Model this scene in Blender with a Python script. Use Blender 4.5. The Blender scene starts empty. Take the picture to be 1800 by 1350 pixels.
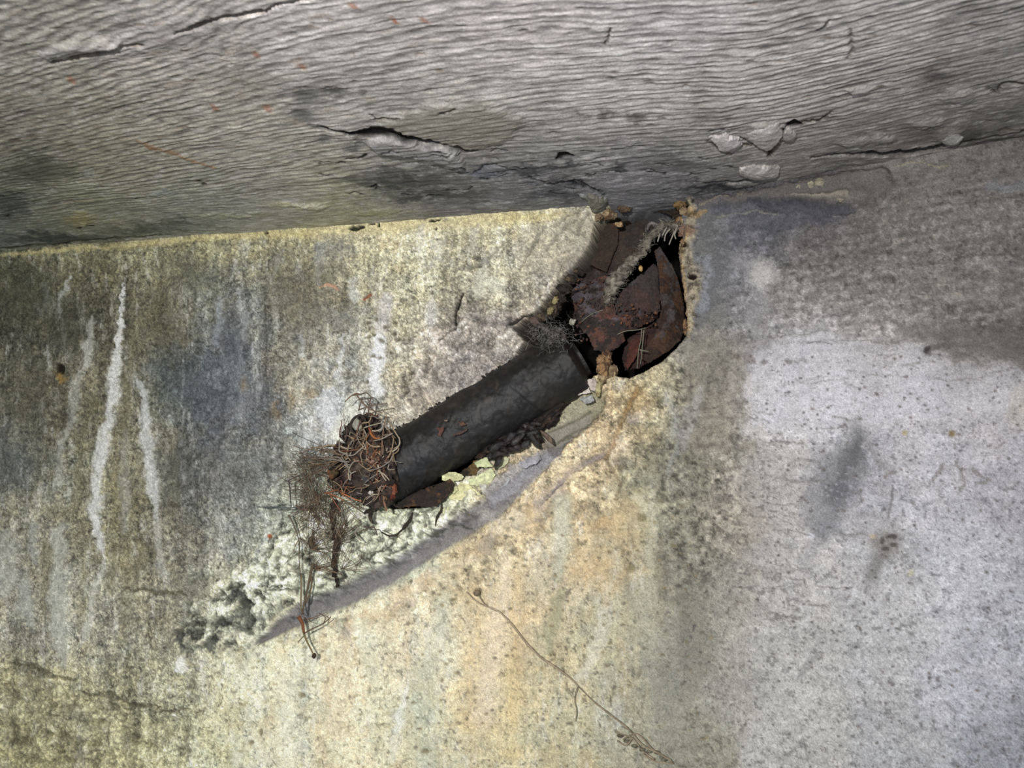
import bpy, math, random
import numpy as np

# ------------------------------------------------------------------ camera, light, exposure
SC = bpy.context.scene
FPX = 1400.0
PITCH = math.radians(10.0)
H = 0.38                                   # ceiling height above the lens
cam_d = bpy.data.cameras.new('camera'); cam = bpy.data.objects.new('camera', cam_d)
SC.collection.objects.link(cam); SC.camera = cam
cam.rotation_euler = (math.radians(90) + PITCH, 0, 0)
cam_d.sensor_width = 36.0; cam_d.lens = FPX / 1800 * 36.0
cam_d.clip_start = 0.01
cam_d.dof.use_dof = True; cam_d.dof.focus_distance = 0.93; cam_d.dof.aperture_fstop = 9.0

world = bpy.data.worlds.new('world'); SC.world = world; world.use_nodes = True
bg = world.node_tree.nodes['Background']
bg.inputs[0].default_value = (0.86, 0.93, 1.0, 1); bg.inputs[1].default_value = 0.40
fl = bpy.data.lights.new('camera_flash', 'AREA'); fl.shape = 'DISK'; fl.size = 0.03; fl.energy = 13.9
fl.color = (1.0, 0.985, 0.965)
flo = bpy.data.objects.new('camera_flash', fl); SC.collection.objects.link(flo)
flo.location = (-0.18, -0.32, 0.10); flo.rotation_euler = (math.radians(97), 0, math.radians(-8))
SC.view_settings.view_transform = 'Standard'; SC.view_settings.look = 'None'
SC.view_settings.exposure = 0.0; SC.view_settings.gamma = 1.0
SC.view_settings.use_curve_mapping = False

# ------------------------------------------------------------------ noise
def _tab(seed):
    return np.random.RandomState(seed).rand(256, 256).astype(np.float32)
_T = {}
def vnoise(x, y, seed=0):
    if seed not in _T: _T[seed] = _tab(seed)
    t = _T[seed]
    xi = np.floor(x); yi = np.floor(y)
    fx = (x - xi).astype(np.float32); fy = (y - yi).astype(np.float32)
    xi = xi.astype(np.int64) & 255; yi = yi.astype(np.int64) & 255
    fx = fx * fx * (3 - 2 * fx); fy = fy * fy * (3 - 2 * fy)
    x1 = (xi + 1) & 255; y1 = (yi + 1) & 255
    a = t[yi, xi] * (1 - fx) + t[yi, x1] * fx
    b = t[y1, xi] * (1 - fx) + t[y1, x1] * fx
    return a * (1 - fy) + b * fy
def fbm(x, y, scale, octv=4, seed=0, sy=1.0, gain=0.5):
    x = np.asarray(x, dtype=np.float64) * scale; y = np.asarray(y, dtype=np.float64) * scale * sy
    s = 0; a = 1.0; n = 0
    c, d = 0.8, 0.6
    for k in range(octv):
        s = s + a * vnoise(x + 13.7 * k + 100, y + 7.3 * k + 100, seed + k * 17)
        n += a; a *= gain
        x, y = x * 2.03, y * 2.03
    return s / n                               # 0..1, mean .5
def sstep(a, b, x):
    t = np.clip((x - a) / (b - a), 0, 1); return t * t * (3 - 2 * t)
def lin(c):
    c = np.clip(c, 0, 1); return np.where(c <= 0.04045, c / 12.92, ((c + 0.055) / 1.055) ** 2.4)

# ------------------------------------------------------------------ geometry of the place
CF = np.array([0, math.cos(PITCH), math.sin(PITCH)]); CU = np.array([0, -math.sin(PITCH), math.cos(PITCH)])
CR = np.array([1.0, 0, 0])
def ray(px, py):
    px = np.asarray(px, float); py = np.asarray(py, float)
    return CF * FPX + CR * (px[..., None] - 900) - CU * (py[..., None] - 675)
def project(P):
    f = P @ CF; return 900 + FPX * (P @ CR) / f, 675 - FPX * (P @ CU) / f
def on_ceiling(px, py):
    r = ray(px, py); return r * (H / r[..., 2:3])
KP = on_ceiling(1190, 352); LP_ = on_ceiling(0, 440); RP_ = on_ceiling(1800, 240)
dL = (KP - LP_); dL /= np.linalg.norm(dL)          # along +s
dR = (RP_ - KP); dR /= np.linalg.norm(dR)
nL = np.array([dL[1], -dL[0], 0]); nR = np.array([dR[1], -dR[0], 0])   # toward camera
N = nL + nR; N /= np.linalg.norm(N)
def wp(px, py, off=0.0):
    """point in the room seen in the direction (px,py), off metres in front of the wall"""
    px = np.asarray(px, float); py = np.asarray(py, float)
    r = ray(px, py)
    off = np.broadcast_to(np.asarray(off, float), px.shape)
    tl = ((KP @ nL) + off) / (r @ nL); tr = ((KP @ nR) + off) / (r @ nR)
    t = np.minimum(tl, tr)
    return r * t[..., None]
MPP = 0.95 / FPX                                   # metres per pixel at the wall

# ------------------------------------------------------------------ materials
def painted(name, rough=0.85, bump=0.3, scale=500, grain=0.35, spec=0.3, dist=0.001, dark_pit=0.0, gscale=None):
    m = bpy.data.materials.new(name); m.use_nodes = True
    nt = m.node_tree; nd = nt.nodes; lk = nt.links; b = nd['Principled BSDF']
    at = nd.new('ShaderNodeAttribute'); at.attribute_name = 'Col'
    tc = nd.new('ShaderNodeTexCoord')
    n1 = nd.new('ShaderNodeTexNoise'); n1.inputs['Scale'].default_value = gscale or scale; n1.inputs['Detail'].default_value = 5
    n1.inputs['Roughness'].default_value = 0.7
    lk.new(tc.outputs['Object'], n1.inputs['Vector'])
    mr = nd.new('ShaderNodeMapRange'); mr.inputs[1].default_value = 0.3; mr.inputs[2].default_value = 0.7
    mr.inputs[3].default_value = 1 - grain; mr.inputs[4].default_value = 1 + grain
    lk.new(n1.outputs['Fac'], mr.inputs[0])
    mul = nd.new('ShaderNodeVectorMath'); mul.operation = 'SCALE'
    lk.new(at.outputs['Color'], mul.inputs[0]); lk.new(mr.outputs[0], mul.inputs['Scale'])
    out = mul.outputs[0]
    lk.new(out, b.inputs['Base Color'])
    b.inputs['Roughness'].default_value = rough
    b.inputs['Specular IOR Level'].default_value = spec
    n2 = nd.new('ShaderNodeTexNoise'); n2.inputs['Scale'].default_value = scale; n2.inputs['Detail'].default_value = 6
    n2.inputs['Roughness'].default_value = 0.65
    lk.new(tc.outputs['Object'], n2.inputs['Vector'])
    bp = nd.new('ShaderNodeBump'); bp.inputs['Strength'].default_value = bump; bp.inputs['Distance'].default_value = dist
    lk.new(n2.outputs['Fac'], bp.inputs['Height']); lk.new(bp.outputs[0], b.inputs['Normal'])
    return m
M_WALL = painted('stained_concrete', 0.9, 0.6, 480, 0.38, 0.2, 0.0012, gscale=760)
M_CEIL = painted('board_marked_concrete', 0.85, 0.5, 380, 0.32, 0.25, 0.0012, gscale=520)
M_TAR = painted('bitumen_wrap', 0.55, 0.6, 240, 0.5, 0.4, 0.0010, gscale=120)
M_GLOSS = painted('wet_tar', 0.12, 0.8, 400, 0.4, 0.8, 0.002)
M_RUST = painted('scaly_rust', 0.75, 0.8, 450, 0.45, 0.35, 0.0015, gscale=330)
M_TWIG = painted('dry_twig', 0.7, 0.3, 600, 0.35, 0.3, 0.0004)
M_CRUST = painted('mineral_crust', 0.85, 0.5, 500, 0.22, 0.3, 0.001)
M_FIBRE = painted('dusty_fibre', 0.9, 0.2, 600, 0.3, 0.1, 0.0003)

# ------------------------------------------------------------------ mesh helpers
def mesh_from(name, V, F, col, mat, smooth=True):
    V = np.asarray(V, np.float32); F = np.asarray(F, np.int32)
    me = bpy.data.meshes.new(name)
    k = F.shape[1]
    me.vertices.add(len(V)); me.vertices.foreach_set('co', V.ravel())
    me.loops.add(F.size); me.loops.foreach_set('vertex_index', F.ravel())
    me.polygons.add(len(F)); me.polygons.foreach_set('loop_start', np.arange(0, F.size, k, dtype=np.int32))
    me.polygons.foreach_set('loop_total', np.full(len(F), k, np.int32))
    me.polygons.foreach_set('use_smooth', np.full(len(F), smooth))
    me.update(calc_edges=True)
    a = me.color_attributes.new('Col', 'FLOAT_COLOR', 'POINT')
    c = np.ones((len(V), 4), np.float32); c[:, :3] = lin(np.asarray(col, np.float32) / 255.0)
    a.data.foreach_set('color', c.ravel())
    me.materials.append(mat)
    return me
def link(name, me, parent=None, loc=None):
    o = bpy.data.objects.new(name, me); SC.collection.objects.link(o)
    if parent is not None: o.parent = parent
    if loc is not None: o.location = loc
    return o
def thing(name, label, cat, loc, group=None):
    o = bpy.data.objects.new(name, None); SC.collection.objects.link(o); o.location = [float(v) for v in loc]
    o.empty_display_size = 0.02
    o['label'] = label; o['category'] = cat
    if group: o['group'] = group
    return o
def part(name, V, F, col, mat, root, label=None, smooth=True, kind=None):
    V = np.asarray(V, float)
    loc = np.array(root.location) if root is not None else np.zeros(3)
    if root is not None and root.parent is not None: loc = loc + np.array(root.parent.location)
    c = V.mean(0)
    o = link(name, mesh_from(name, V - c, F, col, mat, smooth), root)
    o.location = [float(v) for v in (c - loc)]
    if label: o['label'] = label
    if kind: o['kind'] = kind
    return o

# ================================================================== SURFACE FIELDS
class Field:
    def __init__(self, A, B, P, seed):
        self.A, self.B, self.P = A, B, P            # 2-D coords (metres), base positions
        self.px, self.py = project(P.reshape(-1, 3)); sh = A.shape
        self.px = self.px.reshape(sh); self.py = self.py.reshape(sh)
        front = (P.reshape(-1, 3) @ CF).reshape(sh) < 0.05
        self.px[front] = 1e5; self.py[front] = 1e5
        self.col = np.zeros(sh + (3,), np.float32); self.h = np.zeros(sh, np.float32)
        self.wx = (fbm(A, B, 60, 5, seed + 1, gain=0.75) - .5) * 3.2; self.wy = (fbm(A, B, 60, 5, seed + 2, gain=0.75) - .5) * 3.2
        self.br = (fbm(A, B, 130, 5, seed + 3, gain=0.8) - .5) * 1.5 + .5
    def win(self, x0, y0, x1, y1, mar):
        k = 6
        m = (self.px[::k, ::k] > x0 - mar) & (self.px[::k, ::k] < x1 + mar) & (self.py[::k, ::k] > y0 - mar) & (self.py[::k, ::k] < y1 + mar)
        if not m.any(): return None
        r = np.where(m.any(1))[0]; c = np.where(m.any(0))[0]
        return slice(max(0, (r[0] - 1) * k), (r[-1] + 2) * k), slice(max(0, (c[0] - 1) * k), (c[-1] + 2) * k)
    def apply(self, w, m, color, alpha, height, brk):
        if brk > 0:
            m = m * sstep(brk - 0.14, brk + 0.10, self.br[w] + 0.25 * (m - 0.5) + 0.12)
        if color is not None:
            a = (m * alpha)[..., None]; self.col[w] = self.col[w] * (1 - a) + np.array(color, np.float32) * a
        if height: self.h[w] += (m * height).astype(np.float32)
    def stroke(self, pts, width, color=None, alpha=1.0, height=0.0, soft=0.6, warp=6, brk=0.0):
        P = np.array(pts, float); wd = np.broadcast_to(np.array(width, float), (len(P),)) / 2
        mw = wd.max() * (1 + soft) + warp + 4
        w = self.win(P[:, 0].min(), P[:, 1].min(), P[:, 0].max(), P[:, 1].max(), mw + 8)
        if w is None: return
        X = self.px[w] + self.wx[w] * warp; Y = self.py[w] + self.wy[w] * warp
        best = np.full(X.shape, 1e9)
        if len(P) == 1: P = np.vstack([P, P + 0.01]); wd = np.repeat(wd, 2)
        for i in range(len(P) - 1):
            a, b = P[i], P[i + 1]; d = b - a; L = d @ d + 1e-9
            t = np.clip(((X - a[0]) * d[0] + (Y - a[1]) * d[1]) / L, 0, 1)
            dist = np.hypot(X - a[0] - t * d[0], Y - a[1] - t * d[1]) / (wd[i] * (1 - t) + wd[i + 1] * t)
            best = np.minimum(best, dist)
        m = 1 - sstep(1 - soft, 1 + soft, best)
        self.apply(w, m, color, alpha, height, brk)
    def blob(self, x, y, rx, ry, color=None, alpha=1.0, height=0.0, soft=0.5, warp=8, rot=0, brk=0.0):
        R = max(rx, ry) * (1 + soft) + warp + 4
        w = self.win(x, y, x, y, R + 8)
        if w is None: return
        X = self.px[w] + self.wx[w] * warp - x; Y = self.py[w] + self.wy[w] * warp - y
        c, s = math.cos(math.radians(rot)), math.sin(math.radians(rot))
        d = np.hypot((X * c + Y * s) / rx, (-X * s + Y * c) / ry)
        self.apply(w, 1 - sstep(1 - soft, 1 + soft, d), color, alpha, height, brk)
    def sdf(self, w, pts, warp):
        P = np.array(pts, float)
        X = self.px[w] + self.wx[w] * warp; Y = self.py[w] + self.wy[w] * warp
        best = np.full(X.shape, 1e9); ins = np.zeros(X.shape, bool)
        for i in range(len(P)):
            a, b = P[i - 1], P[i]; d = b - a; L = d @ d + 1e-9
            t = np.clip(((X - a[0]) * d[0] + (Y - a[1]) * d[1]) / L, 0, 1)
            best = np.minimum(best, np.hypot(X - a[0] - t * d[0], Y - a[1] - t * d[1]))
            cr = ((a[1] > Y) != (b[1] > Y)) & (X < (b[0] - a[0]) * (Y - a[1]) / (b[1] - a[1] + 1e-12) + a[0])
            ins ^= cr
        return np.where(ins, best, -best)
    def poly(self, pts, color=None, alpha=1.0, height=0.0, soft=6, warp=5, brk=0.0):
        P = np.array(pts, float)
        w = self.win(P[:, 0].min(), P[:, 1].min(), P[:, 0].max(), P[:, 1].max(), soft + warp + 8)
        if w is None: return
        m = sstep(-soft, soft, self.sdf(w, pts, warp))
        self.apply(w, m, color, alpha, height, brk)
    def base(self, ctrl, sigma):
        k = 1; acc = np.zeros(self.col.shape, np.float64); ws = np.zeros(self.px.shape)
        X = np.clip(self.px, -300, 2100) + self.wx * 22; Y = np.clip(self.py, -200, 1550) + self.wy * 22
        for (x, y, c) in ctrl:
            d2 = (X - x) ** 2 + (Y - y) ** 2
            q = np.exp(-d2 / (2 * sigma * sigma)) + 1e-3 / (1 + (d2 / (sigma * sigma)) ** 3)
            ws += q; acc += q[..., None] * np.array(c, float)
        self.col[:] = acc / ws[..., None]

def axis(lo, hi, step, far_lo, far_hi):
    a = np.arange(lo, hi, step)
    def grow(x, lim, sgn):
        out = []; st = step
        while (x - lim) * sgn < 0: st *= 1.35; x += st * sgn; out.append(x)
        return out
    return np.array(grow(lo, far_lo, -1)[::-1] + list(a) + grow(a[-1], far_hi, 1))

def grid_faces(nr, nc, mask=None):
    i = np.arange(nr * nc).reshape(nr, nc)
    F = np.stack([i[:-1, :-1], i[:-1, 1:], i[1:, 1:], i[1:, :-1]], -1)
    if mask is not None: return F[mask]
    return F.reshape(-1, 4)

# ------------------------------------------------------------------ walls
ST = 0.00125
sA = np.concatenate([axis(-1.52, -ST / 2, ST, -2.6, -ST / 2), [0.0]]); sA = sA[sA < -ST / 4]
sB = axis(0.0, 0.64, ST, 0.0, 1.7)
s_ax = np.concatenate([sA, sB]); i0 = len(sA)
z_ax = axis(H - 0.70, H + 0.03, ST, H - 2.2, H + 0.03)[::-1]
S, Z = np.meshgrid(s_ax, z_ax)
P = np.where((S < 0)[..., None], KP + S[..., None] * dL, KP + S[..., None] * dR); P[..., 2] = Z
W = Field(S, Z, P, 11)
cw = [
(20,480,(97,97,76)),(120,465,(122,119,90)),(300,440,(150,145,110)),(480,425,(158,152,118)),(650,412,(196,186,150)),(800,400,(196,188,155)),(930,395,(186,178,148)),
(60,560,(88,87,72)),(150,560,(90,88,72)),(250,560,(116,113,92)),(350,560,(108,108,95)),(450,540,(122,123,114)),(550,540,(120,116,100)),(650,540,(172,166,138)),(760,500,(184,179,148)),(880,500,(188,183,155)),(955,520,(172,162,145)),
(30,680,(100,97,80)),(150,680,(118,114,93)),(250,700,(116,114,94)),(330,690,(92,98,98)),(400,640,(100,104,110)),(430,720,(108,110,112)),(520,660,(138,134,116)),(620,650,(158,158,148)),(700,640,(183,176,148)),(800,600,(160,153,140)),(860,590,(156,147,138)),(740,700,(178,170,152)),(800,660,(172,165,158)),
(40,800,(112,112,100)),(130,800,(134,132,108)),(250,800,(130,127,104)),(350,820,(104,105,100)),(450,800,(116,117,110)),(520,830,(148,150,140)),(590,740,(178,180,178)),
(40,930,(146,143,122)),(130,930,(148,145,122)),(220,930,(132,127,98)),(320,950,(146,143,126)),(420,920,(132,132,122)),(480,930,(160,163,150)),
(40,1080,(158,153,132)),(150,1080,(168,166,146)),(260,1070,(158,153,128)),(330,1060,(148,146,124)),(400,1060,(186,186,162)),(480,1030,(206,209,180)),
(40,1220,(160,155,122)),(150,1230,(166,161,128)),(280,1230,(176,173,140)),(400,1180,(214,211,178)),
(40,1330,(160,155,116)),(200,1320,(182,177,138)),(350,1320,(206,205,165)),(500,1300,(232,228,196)),(600,1200,(233,224,190)),(650,1330,(230,220,182)),(750,1130,(224,214,184)),(750,1300,(206,206,176)),(480,1180,(232,230,196)),(680,1080,(228,218,184)),
(600,960,(204,210,178)),(700,940,(214,218,188)),(640,1000,(200,205,180)),(540,900,(196,202,172)),
(850,1000,(205,188,150)),(900,1100,(216,195,155)),(850,1250,(214,198,155)),(950,1200,(204,190,150)),(1000,1000,(194,184,155)),(1000,900,(198,180,145)),(1080,750,(188,170,136)),(1150,700,(166,156,124)),(1060,960,(195,176,138)),(1080,1100,(192,186,154)),(1100,1250,(176,171,146)),(1000,1300,(186,179,146)),(900,1300,(210,198,156)),(800,1130,(220,206,168)),
(1180,800,(138,136,115)),(1150,900,(170,165,135)),(1200,1000,(134,131,116)),(1200,1150,(146,144,130)),(1200,1300,(150,148,130)),(1120,1020,(178,170,142)),
(1260,620,(126,123,118)),(1250,500,(108,108,115)),(1280,430,(98,96,100)),(1250,700,(138,132,118)),(1270,800,(146,140,126)),(1280,900,(148,141,128)),(1280,1050,(158,153,143)),(1300,1200,(165,163,154)),
(1350,390,(84,83,88)),(1450,390,(92,88,90)),(1450,450,(106,101,98)),(1550,400,(105,100,94)),(1700,350,(110,105,100)),(1780,300,(104,100,96)),(1330,540,(124,121,120)),(1400,520,(124,119,114)),(1550,500,(118,113,108)),(1700,500,(114,109,103)),(1780,450,(106,101,98)),
(1400,590,(160,157,160)),(1550,590,(140,135,133)),(1700,600,(108,103,99)),(1790,610,(96,91,88)),(1350,700,(194,192,197)),(1450,680,(188,186,190)),(1600,690,(180,177,182)),(1750,700,(172,168,172)),
(1350,850,(176,171,168)),(1500,850,(165,163,168)),(1650,850,(176,174,179)),(1780,850,(166,163,169)),(1400,1000,(176,173,172)),(1550,1000,(173,171,173)),(1700,1000,(181,181,188)),(1780,1050,(166,166,173)),(1400,1150,(176,174,172)),(1550,1150,(179,178,180)),(1700,1200,(173,173,181)),(1400,1300,(178,176,173)),(1600,1320,(166,166,169)),(1780,1320,(148,149,157)),
]
W.base(cw, 42)
A, B = S, Z
left = 1 - sstep(1080, 1240, W.px); right = 1 - left
lowcream = sstep(900, 1050, W.py + 0.35 * (W.px - 600)) * left * sstep(300, 450, W.px)
# general mottling, vertical weeping and faint board lines
mot = fbm(A, B, 26, 5, 31, gain=0.6) - .5; mot2 = fbm(A, B, 95, 4, 37, gain=0.65) - .5
slant = A - 0.10 * (H - B) * (W.px < 500)
stv = fbm(slant, B, 60, 5, 41, sy=0.11, gain=0.68) - .5
brd = fbm(A, B, 24, 4, 43, sy=9, gain=0.6) - .5
rv = np.random.RandomState(3).rand(*A.shape).astype(np.float32) - .5
fine = (fbm(A, B, 330, 3, 47, gain=.8) - .5)
mot2c = mot2 * (1 - .55 * lowcream)
f = 1 + (0.50 * fine + 0.20 * rv) * (0.45 + 0.75 * left - 0.80 * lowcream) + mot * (0.26 * left + 0.14 * right) + mot2c * (0.30 * left + 0.16 * right) + stv * 0.72 * left * (1 - 0.62 * lowcream) + brd * (0.22 * left * (1 - lowcream) + (0.12 + .26 * (W.py < 640)) * right)
W.col *= f[..., None]
tint = fbm(A, B, 60, 4, 53, gain=0.6) - .5
W.col *= 1 + tint[..., None] * (np.array([-0.09, 0.0, 0.13]) * (0.75 * left + 0.2)[..., None])
tint2 = sstep(.56, .72, fbm(A, B, 40, 5, 59, sy=0.3, gain=0.6)) * lowcream
W.col = W.col * (1 - 0.22 * tint2[..., None]) + np.array([216, 180, 128]) * 0.22 * tint2[..., None]
W.h += ((mot * 0.009 + mot2 * 0.0034) * (0.5 + 0.5 * left) + brd * 0.0006).astype(np.float32)
W.h += ((fbm(A, B, 300, 3, 71) - .5) * 0.0016 * (0.35 + 0.65 * left)).astype(np.float32)
# whitish salt bloom and dark grime speckle
bloom = sstep(.56, .74, fbm(slant, B, 110, 5, 61, sy=0.28, gain=0.75)) * left
W.col = W.col * (1 - 0.42 * bloom[..., None]) + np.array([222, 222, 216]) * 0.42 * bloom[..., None]
grime = sstep(.60, .72, fbm(A, B, 210, 4, 67, gain=0.7)) * (0.30 * left + 0.22 * right)
W.col *= (1 - grime[..., None])

WH = (212, 212, 202); GR = (96, 98, 92); OL = (120, 113, 78); BL = (92, 97, 106); CRM = (226, 222, 190)
def st(*a, **k): W.stroke(*a, **k)
def bb(*a, **k): W.blob(*a, **k)
def pl(*a, **k): W.poly(*a, **k)
# yellow line under the ceiling
st([(0,448),(150,436),(300,424),(450,412),(600,402),(760,392),(900,384),(1000,380)], [6,9,12,14,18,22,22,14], (205,188,125), .62, 0, .9, 6, .42)
st([(560,408),(700,400),(860,392)], 26, (212,200,158), .45, 0, .9, 8)
# white weeping streaks of the left wall
for pts, wd, c, a in [
 ([(216,500),(213,560),(205,610),(200,660),(196,710),(187,760),(180,800),(172,850),(167,900),(172,940),(182,975)], [4,8,14,22,22,22,22,24,24,14,8], (208,208,202), .9),
 ([(182,975),(178,1010),(168,1050),(158,1090),(150,1130)], [8,10,12,12,8], (200,200,186), .7),
 ([(160,560),(158,600),(152,640),(145,645)], [8,18,20,8], (188,188,178), .75),
 ([(142,650),(132,700),(122,740),(108,780),(102,830),(96,860)], [14,22,18,14,16,12], (172,172,162), .62),
 ([(118,485),(112,515),(102,530),(101,560)], [5,10,9,4], (190,194,184), .75),
 ([(80,500),(84,545)], [12,10], (140,142,134), .5),
 ([(82,610),(86,640)], [5,9], (190,192,182), .6),
 ([(245,668),(252,690),(255,740),(262,790),(265,830),(270,870),(277,905)], [5,14,20,26,26,20,12], (196,197,192), .85),
 ([(277,905),(275,960),(285,1010)], [10,14,16], (180,180,168), .6),
 ([(222,760),(218,820),(216,880),(220,930)], [10,16,16,12], (160,162,155), .5),
 ([(104,930),(104,990),(104,1050),(105,1120),(112,1170)], [24,32,36,32,14], (182,183,170), .72),
 ([(62,920),(58,960),(62,990)], [10,18,10], (164,166,158), .6),
 ([(42,1030),(44,1070),(50,1095)], [26,28,14], (178,180,168), .75),
 ([(10,950),(16,1000),(8,1040)], [40,48,24], (186,186,174), .65),
 ([(385,520),(388,560),(382,600),(392,625)], [8,14,14,5], (158,162,162), .8),
 ([(420,512),(430,550),(426,595)], [8,18,12], (176,178,176), .7),
 ([(378,650),(384,680)], [12,12], (186,190,192), .5),
 ([(446,600),(452,630),(440,650)], [5,7,5], (176,178,168), .5),
 ([(622,495),(620,525)], [14,14], (198,200,196), .6),
 ([(566,430),(560,470),(556,500)], [18,14,8], (176,178,172), .55),
 ([(500,440),(486,465),(478,490)], [6,10,10], (166,168,160), .55),
 ([(678,520),(676,560),(672,590)], [20,30,14], (196,192,190), .7),
 ([(668,598),(664,640),(655,665),(662,690)], [18,24,26,18], (226,228,230), .85),
 ([(600,592),(596,630),(592,670)], [7,9,6], (208,210,210), .6),
 ([(532,596),(528,622)], [10,12], (198,200,200), .55),
 ([(575,690),(572,725),(590,745)], [26,40,36], (205,208,212), .7),
 ([(545,760),(550,800)], [30,26], (190,194,196), .5),
 ([(620,700),(612,740),(600,770)], [26,40,36], (226,226,206), .65),
 ([(772,430),(775,455)], [14,12], (206,206,190), .6),
 ([(760,538),(758,570)], [22,26], (214,212,208), .6),
 ([(740,400),(735,440)], [12,10], (200,196,184), .5),
 ([(850,480),(842,510),(870,500)], [22,34,30], (212,212,190), .6),
 ([(835,405),(832,440)], [16,14], (208,202,186), .5),
 ([(420,640),(428,700),(410,740)], [20,26,20], (150,154,156), .5)]:
    st(pts, wd, c, min(1, a * 1.1), 0.0011, .6, 8, .41)
for pts, wd in [([(236,560),(222,700),(212,820),(200,930),(196,1040)],18),([(160,700),(140,800),(130,900),(80,900)],16),([(150,1000),(138,1100)],14),
                ([(300,760),(305,900)],22),([(228,1000),(215,1130)],22),([(80,960),(76,1080)],12),([(245,960),(240,1060)],10)]:
    st(pts, wd, (124,118,86), .38, -0.0004, .8, 8, .42)
# dark patches
for x, y, rx, ry, c, a in [(45,520,55,50,(74,74,58),.55),(120,575,34,42,(70,68,56),.6),(335,480,42,34,(86,88,78),.55),(290,560,40,50,(98,92,66),.45),
 (60,700,50,60,(88,86,72),.4),(20,820,38,50,(78,84,84),.5),(330,670,70,48,(80,88,92),.5),(405,590,26,60,(88,91,98),.55),(375,740,34,60,(90,93,102),.4),
 (310,830,26,60,(88,88,86),.4),(500,490,30,44,(108,104,86),.6),(530,540,50,24,(118,114,94),.5),(570,480,28,24,(112,110,90),.6),(590,440,36,22,(112,116,116),.55),
 (600,560,34,20,(120,122,122),.5),(520,590,22,16,(112,112,104),.4),(440,700,40,40,(102,104,109),.4),(420,830,60,40,(104,104,102),.4),(330,1030,34,30,(116,114,98),.5)]:
    bb(x, y, rx, ry, c, a, 0, .8, 18, 0, .36)
bb(578,507,3,2,(190,130,100),.0)
st([(560,505),(575,500),(588,503),(594,510)], [3,6,6,3], (196,150,120), .9, 0.001, .4, 1)
st([(638,526),(652,518)], [4,4], (150,82,55), .9, 0.001, .4, 1)
st([(640,508),(655,486)], [3,3], (196,184,150), .7, 0.001, .4, 1)
bb(106,648,6,8,(28,24,18),.95,-0.004,.3,2,-30); bb(108,662,12,7,(176,132,52),.6,0,.6,5,40)
for x,y in [(478,716),(486,730),(512,700),(430,678),(545,690)]: bb(x,y,7,9,(150,116,72),.4,0,.9,9,0,.5)
# line of holes under the ceiling
for x,y,rx,ry in [(468,409,5,2),(622,401,9,4),(634,398,6,3),(654,393,6,2),(666,396,2.5,3.5),(766,403,2,3),(760,388,7,2.5),(770,386,4,2)]:
    bb(x,y,rx,ry,(38,40,28),.95,-0.004,.3,2)
# pinkish lumpy mortar above the pipe
for x,y,rx,ry,hh in [(780,600,44,20,.004),(830,640,34,26,.005),(745,650,24,24,.005),(785,660,22,26,.006),(725,700,30,26,.004),(870,575,32,16,.004),(760,690,26,16,.004),(905,560,24,14,.004),(700,600,18,12,.003),(842,560,30,20,.003)]:
    bb(x,y,rx,ry,(176,162,156),.3,hh*.8,.9,16)
for pts in [[(740,600),(760,620),(775,640),(770,665),(756,690)],[(800,598),(830,612),(860,622)],[(735,640),(720,660)],[(785,640),(800,655),(796,685),(770,680)],[(812,556),(840,560),(870,572)],[(690,590),(720,600),(745,598)]]:
    st(pts, 9, (128,122,114), .4, -0.0018, .9, 8, .34)
st([(814,516),(806,535),(801,555),(801,580)], [3,5,4,2.5], (34,30,26), .95, -0.005, .4, 2)
st([(801,580),(785,592),(775,600)], 3, (90,84,72), .7, -0.002, .6, 3)
st([(895,572),(910,566),(920,556),(935,552)], [4,6,5,4], (42,36,34), .9, -0.004, .5, 3)
st([(800,475),(840,466),(865,448),(885,425)], [6,8,8,6], (124,122,108), .6, -0.003, .8, 4)
for x,y in [(648,566),(662,563),(694,564),(650,592),(660,590),(690,588),(656,628),(665,630),(644,672),(720,656),(728,524),(715,690),(680,575),(672,600),(700,595)]:
    bb(x,y,4,3,(98,92,74),.75,-0.002,.5,4)
# smooth plaster beside the hole
pl([(1050,378),(1058,400),(1040,430),(1015,462),(985,482),(925,480),(900,440),(930,400),(1000,372)], (190,180,158), .55, 0.003, 12, 6)
for pts in [[(1012,385),(985,410),(962,440)],[(1035,372),(1020,392),(1016,410)],[(1000,380),(978,398)],[(960,400),(935,440),(915,470)]]:
    st(pts, 6, (128,122,108), .6, -0.002, .7, 4)
pl([(930,482),(990,478),(1020,462),(1042,425),(1034,420),(1000,452),(950,470)], (134,126,112), .5, 0, 5, 2)  # soft shadow on the plaster, painted as a grey strip

# --- lower left cracks
for pts, wd in [([(20,1166),(50,1168),(75,1178),(95,1192),(110,1192),(130,1195)],[3,6,8,9,5,3]),
                ([(135,1212),(165,1222),(195,1222),(225,1240),(250,1244),(280,1240)],[3,6,9,5,9,4]),
                ([(205,1182),(228,1160),(232,1150)],[2,3,2]),([(280,1250),(310,1252),(360,1248)],[3,4,2]),
                ([(212,1036),(250,1040),(292,1040),(330,1044)],[2,6,6,3]),([(60,1250),(110,1258)],[3,2]),([(210,1280),(240,1300)],[3,4]),
                ([(265,878),(272,882)],[2,2]),([(300,885),(315,888)],[3,2])]:
    st(pts, wd, (88,84,64), .7, -0.0028, .7, 7, .34)
pl([(0,1175),(90,1198),(180,1235),(250,1258),(330,1262),(330,1360),(0,1360)], (160,154,116), .3, -0.004, 6, 6)
for x,y in [(30,1300),(90,1290),(150,1310),(200,1330),(120,1340),(50,1335),(250,1310),(160,1270)]:
    bb(x,y,26,5,(124,118,84),.5,-0.002,.7,10,6)

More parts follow.
